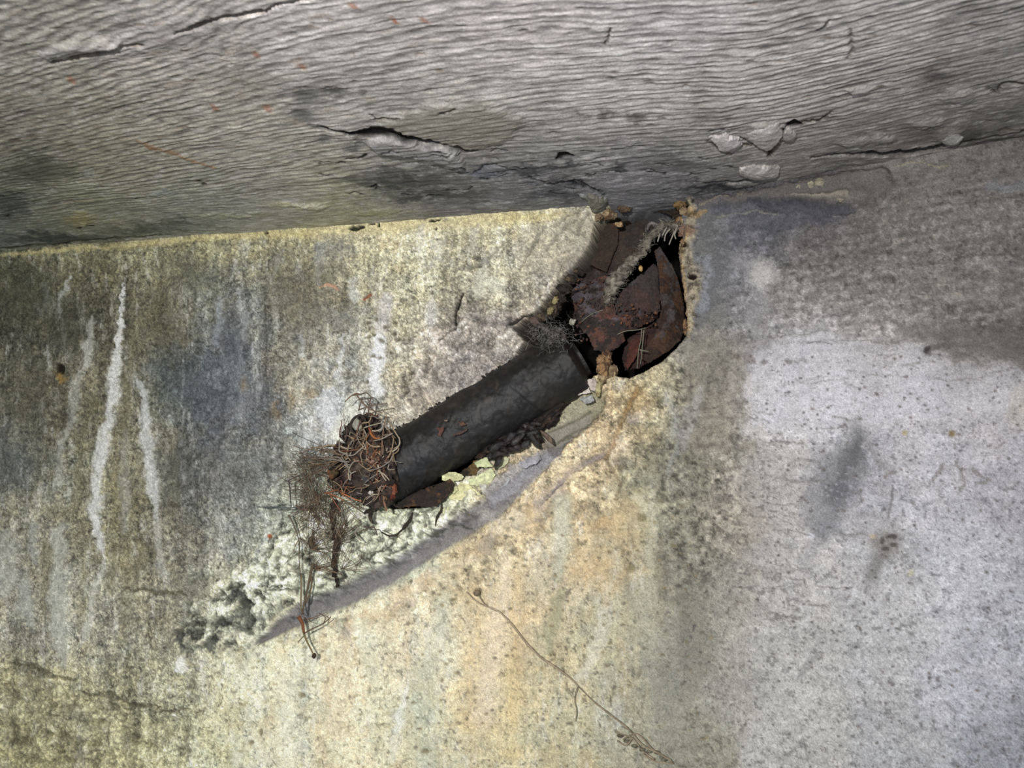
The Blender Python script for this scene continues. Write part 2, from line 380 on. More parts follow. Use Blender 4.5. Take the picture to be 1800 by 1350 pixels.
# --- broken crust under the pipe and a shallow trench with its shadow painted grey
pl([(436,1140),(330,1136),(306,1120),(345,1075),(400,1020),(470,950),(540,905),(640,890),(760,890),(860,850),(880,870),(800,925),(700,992),(600,1042),(520,1082)], (214,216,186), .35, 0.006, 16, 18)
pl([(480,960),(560,915),(660,905),(760,900),(840,880),(790,920),(690,985),(590,1035),(520,1060),(470,1040)], (220,223,196), .4, 0.004, 12, 14)
rr = random.Random(5)
for k in range(110):
    t = rr.random(); x = 400 + t * 430; yc = 1085 - t * 190 + rr.uniform(-90, 25) * (1 - t * .55)
    if x > 700 and yc > 1085 - t * 190: continue
    if rr.random() < .62: bb(x, yc, rr.uniform(5,20), rr.uniform(4,12), (232,234,206), .6, rr.uniform(.0003,.0014), .5, 12, rr.uniform(-60,10))
    else: bb(x, yc, rr.uniform(2,9), rr.uniform(2,6), (120,122,100), .7, -rr.uniform(.0006,.002), .4, 9, rr.uniform(-60,10))
for x,y,rx,ry in [(432,1055,15,13),(425,1080,14,8),(445,1095,26,9),(398,1092,18,7),(555,985,8,7),(560,968,6,5),(405,1135,10,5),(370,1128,30,7),(340,1112,18,6),(318,1128,9,16),(500,1000,5,4),(516,1062,12,4),(470,1018,5,8),(407,1052,12,4),(600,1018,10,5),(655,915,7,10),(380,1050,14,5)]:
    bb(x,y,rx*1.1,ry*1.2,(84,86,78),.85,-0.0022,.6,14,-25,.36)
bb(476,942,5,4,(168,84,44),.9,0.001,.4,2); bb(485,1110,6,3,(172,104,74),.7,0.001,.4,2)
pl([(313,1152),(326,1152),(333,1175),(325,1186),(312,1182)], (238,238,226), .9, 0.003, 3, 2)
st([(306,1120),(320,1100),(345,1095)], 8, (90,90,80), .8, -0.005, .6, 5)
st([(380,1033),(420,1012),(452,995),(490,975),(500,950),(540,918)], [4,6,6,5,5,4], (206,208,170), .6, 0.003, .6, 6)
st([(486,915),(460,960),(450,985)], [3,6,8], (182,188,184), .6, 0, .8, 6)
st([(452,890),(475,893),(500,888)], [2,3,3], (60,66,70), .8, -.002, .5, 2)
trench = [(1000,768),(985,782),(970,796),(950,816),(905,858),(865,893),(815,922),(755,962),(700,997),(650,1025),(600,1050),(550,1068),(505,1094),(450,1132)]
st(trench, [4,12,18,24,30,36,40,34,32,34,34,36,26,6], (130,127,127), .92, 0, .30, 4)  # shadow band below the crust, put in as grey colour
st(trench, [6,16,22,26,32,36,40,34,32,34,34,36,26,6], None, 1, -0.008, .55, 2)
st(trench[5:], [12,14,12,12,12,12,14,12,3], (112,109,110), .45, -0.002, .9, 4)  # darker middle of the painted shadow band
def rough_zone(F_, pts, amp, dark, scale=110, soft=16, th=.44):
    P_ = np.array(pts, float); w = F_.win(P_[:,0].min(), P_[:,1].min(), P_[:,0].max(), P_[:,1].max(), soft + 20)
    m = sstep(-soft, soft, F_.sdf(w, pts, 16)); n = (fbm(F_.A[w], F_.B[w], scale, 5, 771, gain=.68) - .5) * 1.5 + .5
    rdg = 1 - np.abs(2 * ((fbm(F_.A[w], F_.B[w], scale * .6, 4, 777, gain=.6) - .5) * 1.6))
    F_.h[w] += (m * ((n - .5) * amp - sstep(.88, 1, rdg) * amp * .5)).astype(np.float32)
    k = np.clip(sstep(th, th - .22, n) * .8 + sstep(.90, 1, rdg) * .5, 0, 1) * m * dark
    F_.col[w] *= (1 - k)[..., None] * (1 + .22 * m * sstep(.5, .75, n))[..., None]
rough_zone(W, [(436,1135),(330,1130),(306,1110),(345,1060),(400,1010),(470,950),(540,905),(640,895),(760,892),(850,860),(870,870),(800,920),(700,985),(600,1032),(520,1072)], .0026, .55)
rough_zone(W, [(436,1135),(330,1130),(306,1110),(345,1060),(400,1010),(470,950),(540,905),(640,895),(760,892),(850,860),(870,870),(800,920),(700,985),(600,1032),(520,1072)], .003, .25, 42)
rough_zone(W, [(400,1000),(480,915),(560,880),(600,940),(500,1050),(440,1110)], .004, .35, 160, 30)
rough_zone(W, [(1060,680),(1120,665),(1180,700),(1130,830),(1080,900),(960,960),(820,1040),(640,1110),(560,1100),(700,1030),(860,930),(960,850),(1020,790)], .004, .26, 95, 26)
rough_zone(W, [(680,560),(760,560),(860,540),(930,560),(900,610),(800,670),(720,730),(690,690)], .006, .30, 70, 26)
rough_zone(W, [(0,1170),(330,1260),(330,1350),(0,1350)], .004, .25, 90, 26)
# orange-cream lip right of the trench
lip = [(1100,690),(1055,745),(1010,790),(960,838),(915,878),(868,915),(810,950),(750,985),(690,1025),(620,1062),(560,1090)]
for k in range(70):
    t = rr.random() * (len(lip) - 1.001); i = int(t); fr = t - i
    x = lip[i][0]*(1-fr)+lip[i+1][0]*fr + rr.uniform(4,46); y = lip[i][1]*(1-fr)+lip[i+1][1]*fr + rr.uniform(2,40)
    c = [(208,182,144),(226,210,176),(190,176,162),(150,140,126)][rr.randrange(4)]
    bb(x, y, rr.uniform(6,22), rr.uniform(4,12), c, .55, rr.uniform(-.001,.0035), .6, 12, rr.uniform(-60,-20))
st([(1060,800),(1030,812),(1000,835),(975,862),(955,885)], [10,12,10,8,4], (132,126,130), .7, -0.004, .8, 6)
st([(1080,812),(1110,815)], 6, (140,132,124), .5, -0.002, .8, 6)
st([(1120,680),(1098,730),(1080,775),(1066,805)], [4,8,9,8], (138,108,66), .65, -0.003, .7, 6)
st([(1066,805),(1090,850),(1080,880)], [8,5,3], (120,108,84), .6, -0.002, .7, 5)
st([(1150,700),(1110,725),(1070,760)], [3,6,4], (142,128,104), .6, -0.002, .7, 5)
for x,y,rx,ry,c in [(1085,790,22,16,(228,204,172)),(1060,700,22,26,(206,166,112)),(1048,760,20,16,(216,180,130)),(990,830,30,14,(226,196,146)),(1110,880,26,22,(206,178,132)),(1120,700,20,24,(196,158,100)),
                    (1090,920,24,34,(204,172,122)),(1065,920,14,10,(206,164,112)),(850,905,16,10,(222,216,200)),(1040,1000,26,40,(206,172,122)),(905,920,30,24,(228,214,186))]:
    bb(x,y,rx,ry,c,.38,0.002,.8,16,0,.36)
for k in range(26):
    x = 380 + rr.random() * 420; y = 1100 - (x - 380) * .42 + rr.uniform(-70, 10); pts = [(x, y)]
    for j in range(rr.randrange(2, 5)): pts.append((pts[-1][0] + rr.uniform(5, 16), pts[-1][1] + rr.uniform(-10, 7)))
    st(pts, rr.uniform(2, 4.5), (74,76,64), rr.uniform(.5,.9), -.002, .5, 6, .28)
# grey-green sunken slope right below the pipe, beside the trench
pl([(975,712),(1040,680),(1062,690),(1060,720),(1010,770),(960,790),(935,762)], (136,136,112), .65, -0.010, 10, 8, .3)
pl([(965,800),(1010,765),(1040,740),(1030,725),(975,750),(945,775)], (130,124,124), .55, -0.003, 8, 6)
for pts in [[(960,760),(1000,742),(1035,722)],[(965,785),(1000,760),(1030,745)]]: st(pts, 3, (92,92,74), .7, -.002, .5, 3)
pl([(855,865),(900,815),(960,790),(985,800),(940,838),(890,878),(862,895)], (148,146,152), .75, 0.006, 7, 8)
# lower wall streaks
for pts, wd, c, a in [
 ([(990,880),(985,930),(990,970),(980,1010)],[26,34,30,16],(196,196,170),.7),([(985,1040),(975,1090),(965,1140)],[14,26,20],(160,158,128),.7),
 ([(1070,1030),(1062,1080),(1056,1120),(1030,1180),(1016,1195)],[14,18,20,22,14],(210,204,184),.7),
 ([(890,980),(885,1040),(870,1110),(860,1170),(850,1260)],[22,24,34,40,40],(232,214,184),.6),
 ([(940,1010),(960,1060)],[20,12],(224,212,180),.5),([(930,880),(935,940)],[12,14],(214,186,138),.5),
 ([(715,1205),(708,1240),(700,1280)],[7,12,16],(238,238,226),.85),([(700,1290),(690,1330)],[18,16],(228,228,210),.6),
 ([(1120,870),(1150,905),(1152,960)],[12,18,10],(214,208,178),.6),([(1140,970),(1150,1040)],[20,16],(188,184,158),.5),
 ([(640,1100),(660,1200),(655,1300)],[30,20,16],(222,226,196),.4),([(500,1180),(510,1340)],[30,30],(242,240,212),.5),([(410,1290),(414,1345)],[10,16],(240,240,214),.6),
 ([(840,1040),(830,1140),(820,1240)],[36,44,26],(214,184,132),.3),([(910,1000),(915,1100),(905,1250)],[20,26,26],(212,182,130),.28),([(1065,990),(1060,1060),(1100,1000)],[20,16,12],(206,174,124),.32),
 ([(895,1180),(905,1250),(900,1330)],[16,14,18],(212,190,136),.35),([(590,1150),(595,1280)],[30,40],(238,220,180),.4),([(780,1050),(765,1180)],[30,40],(206,208,182),.5),([(740,1180),(735,1330)],[40,60],(196,200,172),.45),
 ([(950,1110),(945,1200)],[18,16],(180,176,146),.5)]:
    st(pts, wd, c, a, 0.0006, .7, 9, .33)
st([(1120,1060),(1150,1180),(1190,1300)], [60,70,70], (150,150,134), .5, 0, .9, 20, .4)
# damp band down the corner between the two walls
st([(1245,400),(1240,480),(1240,540),(1235,610),(1222,690),(1200,800),(1195,900),(1200,1000),(1205,1080),(1230,1180)], [70,60,60,70,84,88,70,80,60,40], (120,118,106), .5, 0, .9, 14, .40)
st([(1255,380),(1262,430),(1248,500),(1240,560)], [90,70,44,30], (86,88,96), .45, 0, .9, 18, .42)
st([(1225,690),(1215,740),(1205,790)], [20,24,10], (176,180,186), .6, 0, .7, 10, .42)
st([(1240,455),(1236,545)], [12,10], (150,155,163), .5, 0, .9, 16, .5)
st([(1150,850),(1220,860),(1290,880)], [20,20,6], (118,116,106), .4, 0, .8, 12, .42)
st([(1190,820),(1240,790),(1230,850)], 30, (122,118,100), .35, 0, .8, 16, .42)
rough_zone(W, [(1150,620),(1300,560),(1310,760),(1290,1000),(1180,1050),(1150,860)], .0015, .42, 150, 30)
rough_zone(W, [(1225,380),(1820,330),(1820,640),(1300,600)], .0006, .06, 200, 26)
st([(1175,700),(1195,760),(1180,830)], [14,22,10], (160,164,166), .45, 0, .9, 14, .46)
bb(1185,1200,30,60,(134,132,122),.5,0,.8,18,20,.38); bb(1230,1100,18,40,(134,130,118),.4,0,.8,14,0,.38)
# edge of dark zone over the pale zone
pl([(1205,600),(1300,590),(1310,640),(1300,700),(1300,760),(1280,800),(1200,790)], (138,131,118), .5, 0, 10, 10)
pl([(1310,620),(1400,590),(1500,590),(1620,610),(1700,640),(1820,650),(1820,720),(1310,760)], (192,190,196), .5, 0, 12, 14)
pl([(1560,560),(1700,575),(1830,585),(1830,640),(1700,625),(1600,600)], (98,93,90), .55, 0, 10, 8, .3)
st([(1300,460),(1345,480),(1320,560),(1335,600)], [40,36,24,20], (146,144,146), .5, 0, .8, 12, .36)
bb(1343,482,18,26,(184,181,178),.75,0.001,.7,16,0,.3)
st([(1660,520),(1760,530),(1820,526)], [10,12,10], (142,138,136), .5, 0, .9, 10, .4)
st([(1700,460),(1800,470)], [10,12], (136,134,136), .4, 0, .9, 10, .4)
st([(1740,330),(1800,325)], [16,18], (124,126,134), .5, 0, .9, 8)
# bruise-like dark stains of the right wall
pl([(1508,735),(1520,760),(1522,800),(1535,830),(1510,850),(1490,890),(1470,925),(1450,948),(1425,940),(1410,915),(1420,870),(1438,815),(1470,775),(1490,755)], (124,124,127), .6, 0, 14, 16, .26)
bb(1500,800,18,44,(84,84,88),.75,0,.9,14,20,.28); bb(1478,862,26,34,(88,88,93),.65,0,.7,12,20); bb(1450,925,24,16,(122,122,128),.5,0,.8,10,-30)
bb(1428,975,14,34,(148,146,150),.5,0,.9,12,30)
for k in range(60):
    x = rr.gauss(1475,24); y = rr.gauss(860,44); bb(x, y, rr.uniform(1,2.6), rr.uniform(1,2.6), (168,166,172), .6, 0.0003, .5, 2)
bb(1424,941,7,4,(214,214,226),.9,0,.5,3)
bb(1560,955,26,26,(112,108,102),.6,-0.001,.6,8,0,.3); bb(1538,1000,12,34,(112,109,107),.7,0,.7,6,25)
for x,y,rx,ry in [(1566,942,9,3),(1572,958,7,4),(1556,965,8,3),(1552,950,4,6),(1575,944,4,4)]: bb(x,y,rx,ry,(78,74,70),.8,-0.002,.5,4)
st([(1568,855),(1568,880),(1562,910)], [4,5,3], (108,104,104), .7, -.001, .5, 3)
st([(1520,770),(1545,810),(1570,835)], [8,8,6], (140,137,138), .6, 0, .8, 6)
bb(1534,943,6,5,(206,180,142),.6,0,.6,4); bb(1601,1008,5,7,(188,182,140),.6,0,.6,4); bb(1675,762,6,6,(120,98,60),.8,-.001,.5,3); bb(1590,762,5,5,(160,140,90),.7,0,.5,3)
bb(1790,715,18,30,(176,166,140),.4,0,.9,8)
for pts in [[(1650,830),(1658,815),(1645,835),(1640,842)],[(1680,815),(1690,830),(1695,850),(1685,862)],[(1710,825),(1722,835),(1740,845)],[(1735,850),(1715,850)],[(1750,785),(1765,780)],[(1560,835),(1575,830)]]:
    st(pts, 5, (120,114,110), .65, -.0015, .6, 5, .34)
st([(1400,1190),(1425,1165),(1445,1150)], [4,12,6], (142,139,138), .7, -.001, .8, 6)
bb(1490,1130,60,10,(150,148,146),.3,0,.9,10,15)
st([(1420,603),(1445,602),(1462,606)], 3, (128,124,128), .8, -.001, .5, 2)
bb(1316,630,11,9,(120,112,110),.7,-.001,.5,5); bb(1342,636,6,5,(116,108,106),.7,-.001,.5,4); bb(1385,635,6,4,(130,124,126),.6,-.001,.5,4)
for x,y in [(1632,612),(1628,616)]: bb(x,y,5,4,(54,50,50),.8,-.001,.5,3)
# fine craquelure: short horizontal cracks below the dark zone, right of the corner
for k in range(85):
    x = rr.uniform(1150,1470) if k < 60 else rr.uniform(1350,1800); y = rr.uniform(700,1090) if k < 60 else rr.uniform(590,680)
    n = rr.randrange(3,6); pts = [(x,y)]
    for j in range(n): pts.append((pts[-1][0]+rr.uniform(7,18), pts[-1][1]+rr.uniform(-4,5)))
    st(pts, rr.uniform(1.6,3.2), (104,98,92), rr.uniform(.25,.55), -.0008, .7, 5, .34)
# corner ledge under the ceiling with pebbles
pl([(1215,352),(1300,336),(1400,322),(1500,305),(1560,300),(1570,330),(1530,362),(1450,366),(1340,350),(1230,370)], (98,92,86), .6, 0.010, 8, 8)
st([(1310,352),(1380,362),(1440,368),(1500,372)], [6,14,16,10], (66,67,76), .6, -0.004, .9, 9, .3)
st([(1260,372),(1330,390),(1420,384),(1480,378)], [10,30,34,12], (76,78,88), .5, -0.002, .9, 14, .36)
st([(1260,385),(1300,377),(1330,372),(1370,374)], 2.5, (150,144,122), .5, .0006, .6, 5, .42)
st([(1390,350),(1440,352),(1485,350)], [5,9,14], (142,134,120), .7, 0.005, .7, 4)
st([(1500,330),(1530,345),(1515,362)], [8,12,8], (84,78,70), .6, 0, .7, 6)
st([(1575,292),(1620,285),(1650,292),(1668,290)], [2,3,3,2], (150,142,110), .6, .001, .6, 5, .36)
st([(1220,370),(1240,362),(1262,350),(1300,344)], 2.5, (146,132,100), .55, .0006, .6, 6, .36)
st([(1120,352),(1180,345),(1215,352)], 10, (92,80,66), .6, 0, .7, 5)
# aggregate pits and pebbles peeping out
for k in range(1500):
    x = rr.uniform(1200, 1830); y = rr.uniform(620, 1370); r = rr.choice([.9,1.1,1.3,1.6,2.2]) 
    bb(x, y, r*rr.uniform(.8,1.5), r, rr.choice([(96,88,82),(110,100,96),(84,78,76)]), .75, -.0008, .6, 1.5)
for k in range(380):
    x = rr.uniform(700, 1250); y = rr.uniform(880, 1370); r = rr.choice([1.1,1.4,1.9,2.8])
    bb(x, y, r*rr.uniform(.8,1.5), r, rr.choice([(120,108,80),(140,124,90),(104,98,84)]), .7, -.001, .6, 2)
for k in range(160):
    x = rr.uniform(330, 700); y = rr.uniform(1120, 1370); r = rr.choice([1.1,1.4,2.2])
    bb(x, y, r*2, r, (172,160,120), .6, -.0008, .6, 2)
for x,y,r in [(528,1222,6),(457,1286,5),(440,1305,5),(746,1320,6),(897,1070,3),(890,1155,3),(1072,1130,4),(1107,1000,9),(1128,910,8),(590,1215,2),(840,1040,7),(1185,960,5),(957,1118,3)]:
    bb(x,y,r,r*.8,(128,118,88),.8,-.002,.5,3)
st([(1020,1090),(1030,1098)], 2.5, (90,80,64), .7, -.001, .5, 2)
# tan mortar collar on the right of the hole
st([(1205,352),(1216,375),(1213,400),(1206,430),(1214,465),(1219,510),(1216,550),(1211,590)], [8,14,18,18,22,22,16,8], (150,136,110), .8, 0.003, .6, 8, .28)
st([(1196,365),(1222,380),(1240,372)], [10,12,3], (158,128,86), .8, 0.003, .6, 6, .3)
st([(1210,400),(1202,430),(1200,470),(1206,520),(1210,580)], [6,7,7,6,4], (172,138,88), .7, 0.002, .6, 6, .4)
rough_zone(W, [(1198,352),(1228,352),(1226,420),(1236,500),(1228,590),(1200,600),(1196,420)], .005, .5, 190, 8)
bb(1217,487,7,5,(20,14,10),.95,-.006,.4,2); bb(1203,431,5,4,(24,14,8),.9,-.004,.4,2); bb(1208,407,12,9,(128,100,82),.8,.003,.4,4)
# pipe bed and hole, their darkness painted in as near-black colour
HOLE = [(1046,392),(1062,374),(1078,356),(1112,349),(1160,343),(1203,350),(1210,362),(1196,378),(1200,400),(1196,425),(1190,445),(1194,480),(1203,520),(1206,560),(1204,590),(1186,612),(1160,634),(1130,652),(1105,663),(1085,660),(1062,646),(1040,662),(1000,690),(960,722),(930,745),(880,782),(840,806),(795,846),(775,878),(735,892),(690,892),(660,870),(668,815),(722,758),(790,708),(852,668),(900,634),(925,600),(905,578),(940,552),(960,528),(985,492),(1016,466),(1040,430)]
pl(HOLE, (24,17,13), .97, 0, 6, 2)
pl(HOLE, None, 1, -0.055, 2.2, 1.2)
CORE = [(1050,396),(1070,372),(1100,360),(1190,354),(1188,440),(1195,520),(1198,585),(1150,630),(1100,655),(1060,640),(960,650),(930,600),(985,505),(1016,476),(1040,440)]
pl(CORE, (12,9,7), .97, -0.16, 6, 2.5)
hm = (W.h > -.010)
W.col *= (1 + hm * (0.34 * fine + 0.20 * rv + 0.14 * mot2) * (0.30 + 0.70 * left - .50 * lowcream))[..., None]
W.col += (W.col.mean(-1, keepdims=True) - W.col) * 0.15
W.col = np.clip(W.col, 6, 245)

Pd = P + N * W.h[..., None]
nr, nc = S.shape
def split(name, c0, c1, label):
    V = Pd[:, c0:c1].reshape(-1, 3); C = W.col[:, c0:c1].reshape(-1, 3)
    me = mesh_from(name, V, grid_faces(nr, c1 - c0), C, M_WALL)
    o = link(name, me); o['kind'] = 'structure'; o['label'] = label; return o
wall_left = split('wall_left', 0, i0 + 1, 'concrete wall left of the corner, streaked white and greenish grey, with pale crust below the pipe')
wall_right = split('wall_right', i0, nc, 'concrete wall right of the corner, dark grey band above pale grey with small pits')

# ------------------------------------------------------------------ ceiling
SB = 0.0014
def wall_pt(s):
    return np.where((s < 0)[..., None], KP + s[..., None] * dL, KP + s[..., None] * dR)
xs = axis(-1.25, 0.72, SB * 1.25, -2.6, 1.6)           # X of the column
wl = np.where(xs < KP[0], KP[1] + (xs - KP[0]) * dL[1] / dL[0], KP[1] + (xs - KP[0]) * dR[1] / dR[0])
bs = axis(-0.03, 0.62, SB, -0.03, 1.6); bs = np.concatenate([np.linspace(-0.3, -0.032, 18), bs])
XX, BB = np.meshgrid(xs, bs)
YY = wl[None, :] - BB
PC = np.stack([XX, YY, np.full_like(XX, H)], -1)
C = Field(XX, YY, PC, 211)
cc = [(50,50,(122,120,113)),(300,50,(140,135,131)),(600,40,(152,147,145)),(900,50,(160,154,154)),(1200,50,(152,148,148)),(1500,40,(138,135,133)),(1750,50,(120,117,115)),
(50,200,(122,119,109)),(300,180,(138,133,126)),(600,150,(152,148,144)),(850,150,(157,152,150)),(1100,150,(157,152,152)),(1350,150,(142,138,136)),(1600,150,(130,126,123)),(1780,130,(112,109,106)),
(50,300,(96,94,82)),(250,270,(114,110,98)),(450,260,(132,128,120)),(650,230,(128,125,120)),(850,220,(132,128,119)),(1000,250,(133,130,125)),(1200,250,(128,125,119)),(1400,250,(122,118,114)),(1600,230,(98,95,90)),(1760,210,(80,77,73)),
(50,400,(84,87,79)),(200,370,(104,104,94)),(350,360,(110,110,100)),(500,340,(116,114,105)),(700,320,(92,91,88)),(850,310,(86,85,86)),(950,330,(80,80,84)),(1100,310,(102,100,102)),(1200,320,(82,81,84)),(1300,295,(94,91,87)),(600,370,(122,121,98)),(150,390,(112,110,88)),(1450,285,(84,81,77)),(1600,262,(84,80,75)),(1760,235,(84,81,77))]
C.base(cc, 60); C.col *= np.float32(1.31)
# wood grain pressed in by the shuttering: wandering annual rings
dy = BB                                              # distance from the wall
xk = np.array([-2.6,-1.2,-0.8,-0.45,-0.2,-0.02,0.12,0.25,0.42,0.7,1.6])
yk = np.array([-.22,-.19,-.125,-.050,0.0,0.014,0.006,-.010,-.010,0.020,0.05])
arch = np.interp(XX, xk, yk) * (0.12 + np.clip(dy / 0.30, 0, 1.4))
g = dy - arch + (fbm(XX, YY, 7, 3, 301, sy=2) - .5) * 0.022
knot = np.exp(-(((XX + 0.05) / 0.16) ** 2 + ((dy - 0.10) / 0.045) ** 2)) * 0.028
g = g + knot
fr = 1 / (0.0088)
ph = g * fr + (fbm(XX, dy, 30, 3, 305, sy=6) - .5) * 1.2
ring = np.sin(2 * np.pi * ph) * 0.5 + 0.5
ringv = vnoise(np.floor(ph), XX * 3 + 50, 309)
amp = sstep(0.02, 0.16, dy) * (0.45 + 0.55 * fbm(XX, YY, 9, 3, 311)) * (1 - 0.45 * sstep(.35, .62, XX))
gr1 = ring ** 2.2
fibre = fbm(XX, g, 26, 5, 315, sy=9, gain=.7) - .5
fibre2 = fbm(XX, g, 90, 3, 317, sy=7, gain=.6) - .5
C.h += ((-gr1 * 0.0009 + 0.0004 * (ringv - .5)) * amp + fibre * 0.0009 + fibre2 * 0.0005).astype(np.float32)
mot = fbm(XX, YY, 14, 5, 321, gain=.6) - .5; m2 = fbm(XX, YY, 70, 5, 323, gain=.7, sy=2.0) - .5
C.col *= (1 - 0.10 * sstep(.18, .34, dy) + 0.20 * mot + 0.40 * m2 + 0.30 * fibre + 0.30 * fibre2 - (gr1 - .35) * 0.42 * amp)[..., None]  # colour darkened away from the wall to offset the nearer flash
wsp = sstep(.58, .70, fbm(XX, g, 100, 3, 331, sy=2.6, gain=.7)) * 0.45
C.col = C.col * (1 - wsp[..., None]) + np.array([200, 196, 196]) * wsp[..., None]
rd = sstep(.66, .76, fbm(XX, g, 40, 4, 337, sy=3, gain=.65)) * 0.3 * sstep(-200, 500, 900 - C.px)
C.col = C.col * (1 - rd[..., None]) + np.array([126, 104, 88]) * rd[..., None]
C.h += (mot * 0.005 + m2 * 0.0016).astype(np.float32)
cs, cb, cp = C.stroke, C.blob, C.poly
# height here is measured downwards from the ceiling (positive hangs down)
cs([(90,110),(120,106),(165,94),(215,80),(250,77)], [3,6,9,7,3], (92,72,54), .85, -.006, .5, 4)
cs([(312,58),(350,46),(385,34),(430,28),(470,20),(500,8),(540,2)], [3,8,6,6,5,3,4], (92,74,58), .85, -.007, .5, 4)
cs([(80,92),(140,80),(205,78)], [14,18,16], (150,146,146), .5, .003, .7, 8)
bb2 = cb
cb(208,80,16,8,(196,190,186),.6,.002,.6,4); cb(300,60,90,20,(150,146,146),.35,.002,.8,8,-14)
for x,y in [(692,40),(748,38),(620,10),(450,95),(125,140),(470,190),(378,188),(530,116)]: cb(x,y,9,4,(150,94,70),.55,0,.6,4,30)
cs([(690,30),(695,44)], 3, (150,84,60), .7, 0, .5, 2)
# the big crack, its shadow painted black over a shallow groove
cs([(565,222),(590,230),(620,236),(640,234),(668,229),(690,231),(712,240),(740,243),(775,250)], [4,6,9,14,17,15,14,12,4], (9,8,7), 1.0, -.004, .30, 3)
cs([(775,250),(800,258),(818,264),(840,266)], [4,7,9,3], (24,21,18), .95, -.003, .5, 3)
cp([(640,250),(680,240),(740,252),(775,254),(800,262),(815,285),(800,292),(740,275),(660,262)], (142,139,142), .55, .006, 4, 5)
cs([(565,222),(590,230),(620,236),(640,234),(668,229),(690,231),(712,240),(740,243),(775,250)], [3,5,8,12,15,13,12,10,4], (8,7,6), 1.0, 0, .35, 3)
cs([(775,250),(800,258),(818,264),(840,266)], [4,6,7,2], (22,19,16), .95, 0, .5, 3)
cb(790,262,14,10,(184,182,176),.6,.003,.6,5,20)
cp([(700,200),(780,180),(870,185),(920,210),(900,240),(830,262),(780,246),(720,236),(660,222)], (126,122,110), .55, .003, 10, 8)
for x,y,rx,ry in [(575,244,16,8),(630,250,10,5),(560,222,18,5),(620,262,16,6),(540,170,26,14),(590,160,22,10),(530,200,22,12),(575,165,10,5),(640,165,6,4)]:
    cb(x,y,rx,ry,(72,72,70),.6,-.001,.7,8,0,.34)
cs([(608,282),(630,278),(645,274)], [3,5,4], (36,34,28), .85, -.004, .5, 3)
cs([(775,196),(790,192),(800,188)], 3, (44,40,34), .8, -.003, .5, 3); cs([(645,200),(660,210),(700,205)], 2.5, (70,64,54), .7, -.002, .5, 5)
cs([(645,330),(665,326),(660,333)], 3, (30,28,24), .85, -.003, .5, 3); cs([(752,346),(775,344)], 3, (30,28,24), .85, -.003, .5, 3)
cs([(835,305),(850,295),(870,292),(890,298)], 3, (56,54,52), .7, -.003, .5, 4)
cb(855,305,30,10,(78,82,96),.5,0,.7,6)
cs([(240,246),(300,268),(340,282),(380,296)], [5,5,5,3], (142,104,72), .55, .0006, .6, 3, .28)
cs([(258,258),(275,264)], 4, (150,100,60), .6, 0, .5, 3)
# lower belt
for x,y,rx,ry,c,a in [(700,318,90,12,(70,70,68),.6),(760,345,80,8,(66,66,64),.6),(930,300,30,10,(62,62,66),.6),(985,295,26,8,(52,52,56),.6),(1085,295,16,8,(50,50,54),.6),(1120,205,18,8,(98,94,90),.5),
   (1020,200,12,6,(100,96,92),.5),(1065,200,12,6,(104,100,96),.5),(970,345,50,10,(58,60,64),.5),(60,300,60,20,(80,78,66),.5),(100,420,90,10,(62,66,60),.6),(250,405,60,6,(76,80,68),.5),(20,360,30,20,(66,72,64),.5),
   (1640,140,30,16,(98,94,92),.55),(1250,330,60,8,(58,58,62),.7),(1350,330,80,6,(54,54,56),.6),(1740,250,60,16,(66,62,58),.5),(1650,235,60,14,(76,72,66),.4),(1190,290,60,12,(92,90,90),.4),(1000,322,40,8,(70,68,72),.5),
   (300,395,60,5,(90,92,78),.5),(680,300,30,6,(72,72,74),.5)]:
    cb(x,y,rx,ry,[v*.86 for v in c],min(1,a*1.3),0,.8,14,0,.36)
for x,y,rx,ry,c,a in [(530,360,50,5,(196,190,150),.7),(545,358,30,3,(212,208,190),.6),(285,340,24,4,(156,160,158),.6),(140,385,26,10,(148,136,90),.7),(145,395,10,4,(188,184,150),.6),(870,360,24,6,(160,162,158),.5),
   (660,372,60,4,(146,146,110),.6),(400,378,60,4,(140,140,108),.5),(960,354,20,6,(150,152,148),.5),(1080,325,30,8,(128,126,130),.5),(1165,330,26,6,(118,116,118),.5)]:
    cb(x,y,rx,ry,c,a,.0015,.7,8,0,.3)
for x,y in [(358,325),(350,320),(240,349),(140,400),(160,398),(5,347),(15,380)]: cb(x,y,5,2,(36,36,28),.8,-.002,.5,2)
cs([(0,436),(100,430),(200,420),(300,413)], [5,4,3,2], (52,52,42), .6, -.002, .8, 3)
# small bites in the soffit
cs([(978,281),(985,275),(995,272),(1008,275)], [5,11,9,5], (10,9,8), 1, -.003, .35, 2)
cs([(1385,222),(1397,218),(1405,222)], [8,12,7], (12,10,8), 1, -.003, .35, 2)
cs([(1405,217),(1440,215),(1455,205),(1462,200)], [3,4,4,3], (70,62,44), .8, -.004, .5, 4)
cs([(1376,230),(1368,246),(1356,262),(1352,275)], [7,13,14,8], (60,52,38), .9, -.005, .5, 3)
cs([(1300,240),(1318,250),(1340,262),(1352,272)], [3,5,5,4], (80,70,50), .7, -.004, .5, 3)
cs([(1245,250),(1262,262),(1284,272)], [3,4,5], (74,66,48), .7, -.003, .5, 3); cs([(1300,255),(1320,258)], 4, (74,64,48), .7, -.003, .5, 3)
cs([(1248,232),(1274,229)], 3, (34,32,28), .8, -.003, .5, 2)
cs([(1240,322),(1300,318),(1340,316)], [3,3,4], (34,32,32), .7, -.003, .5, 3)
cs([(1430,276),(1500,274),(1560,270),(1600,267),(1650,258),(1690,252)], [3,5,6,9,8,3], (26,24,22), .9, -.007, .5, 4)
cs([(1690,252),(1740,240),(1800,232)], [3,3,3], (46,43,40), .6, -.003, .6, 4)
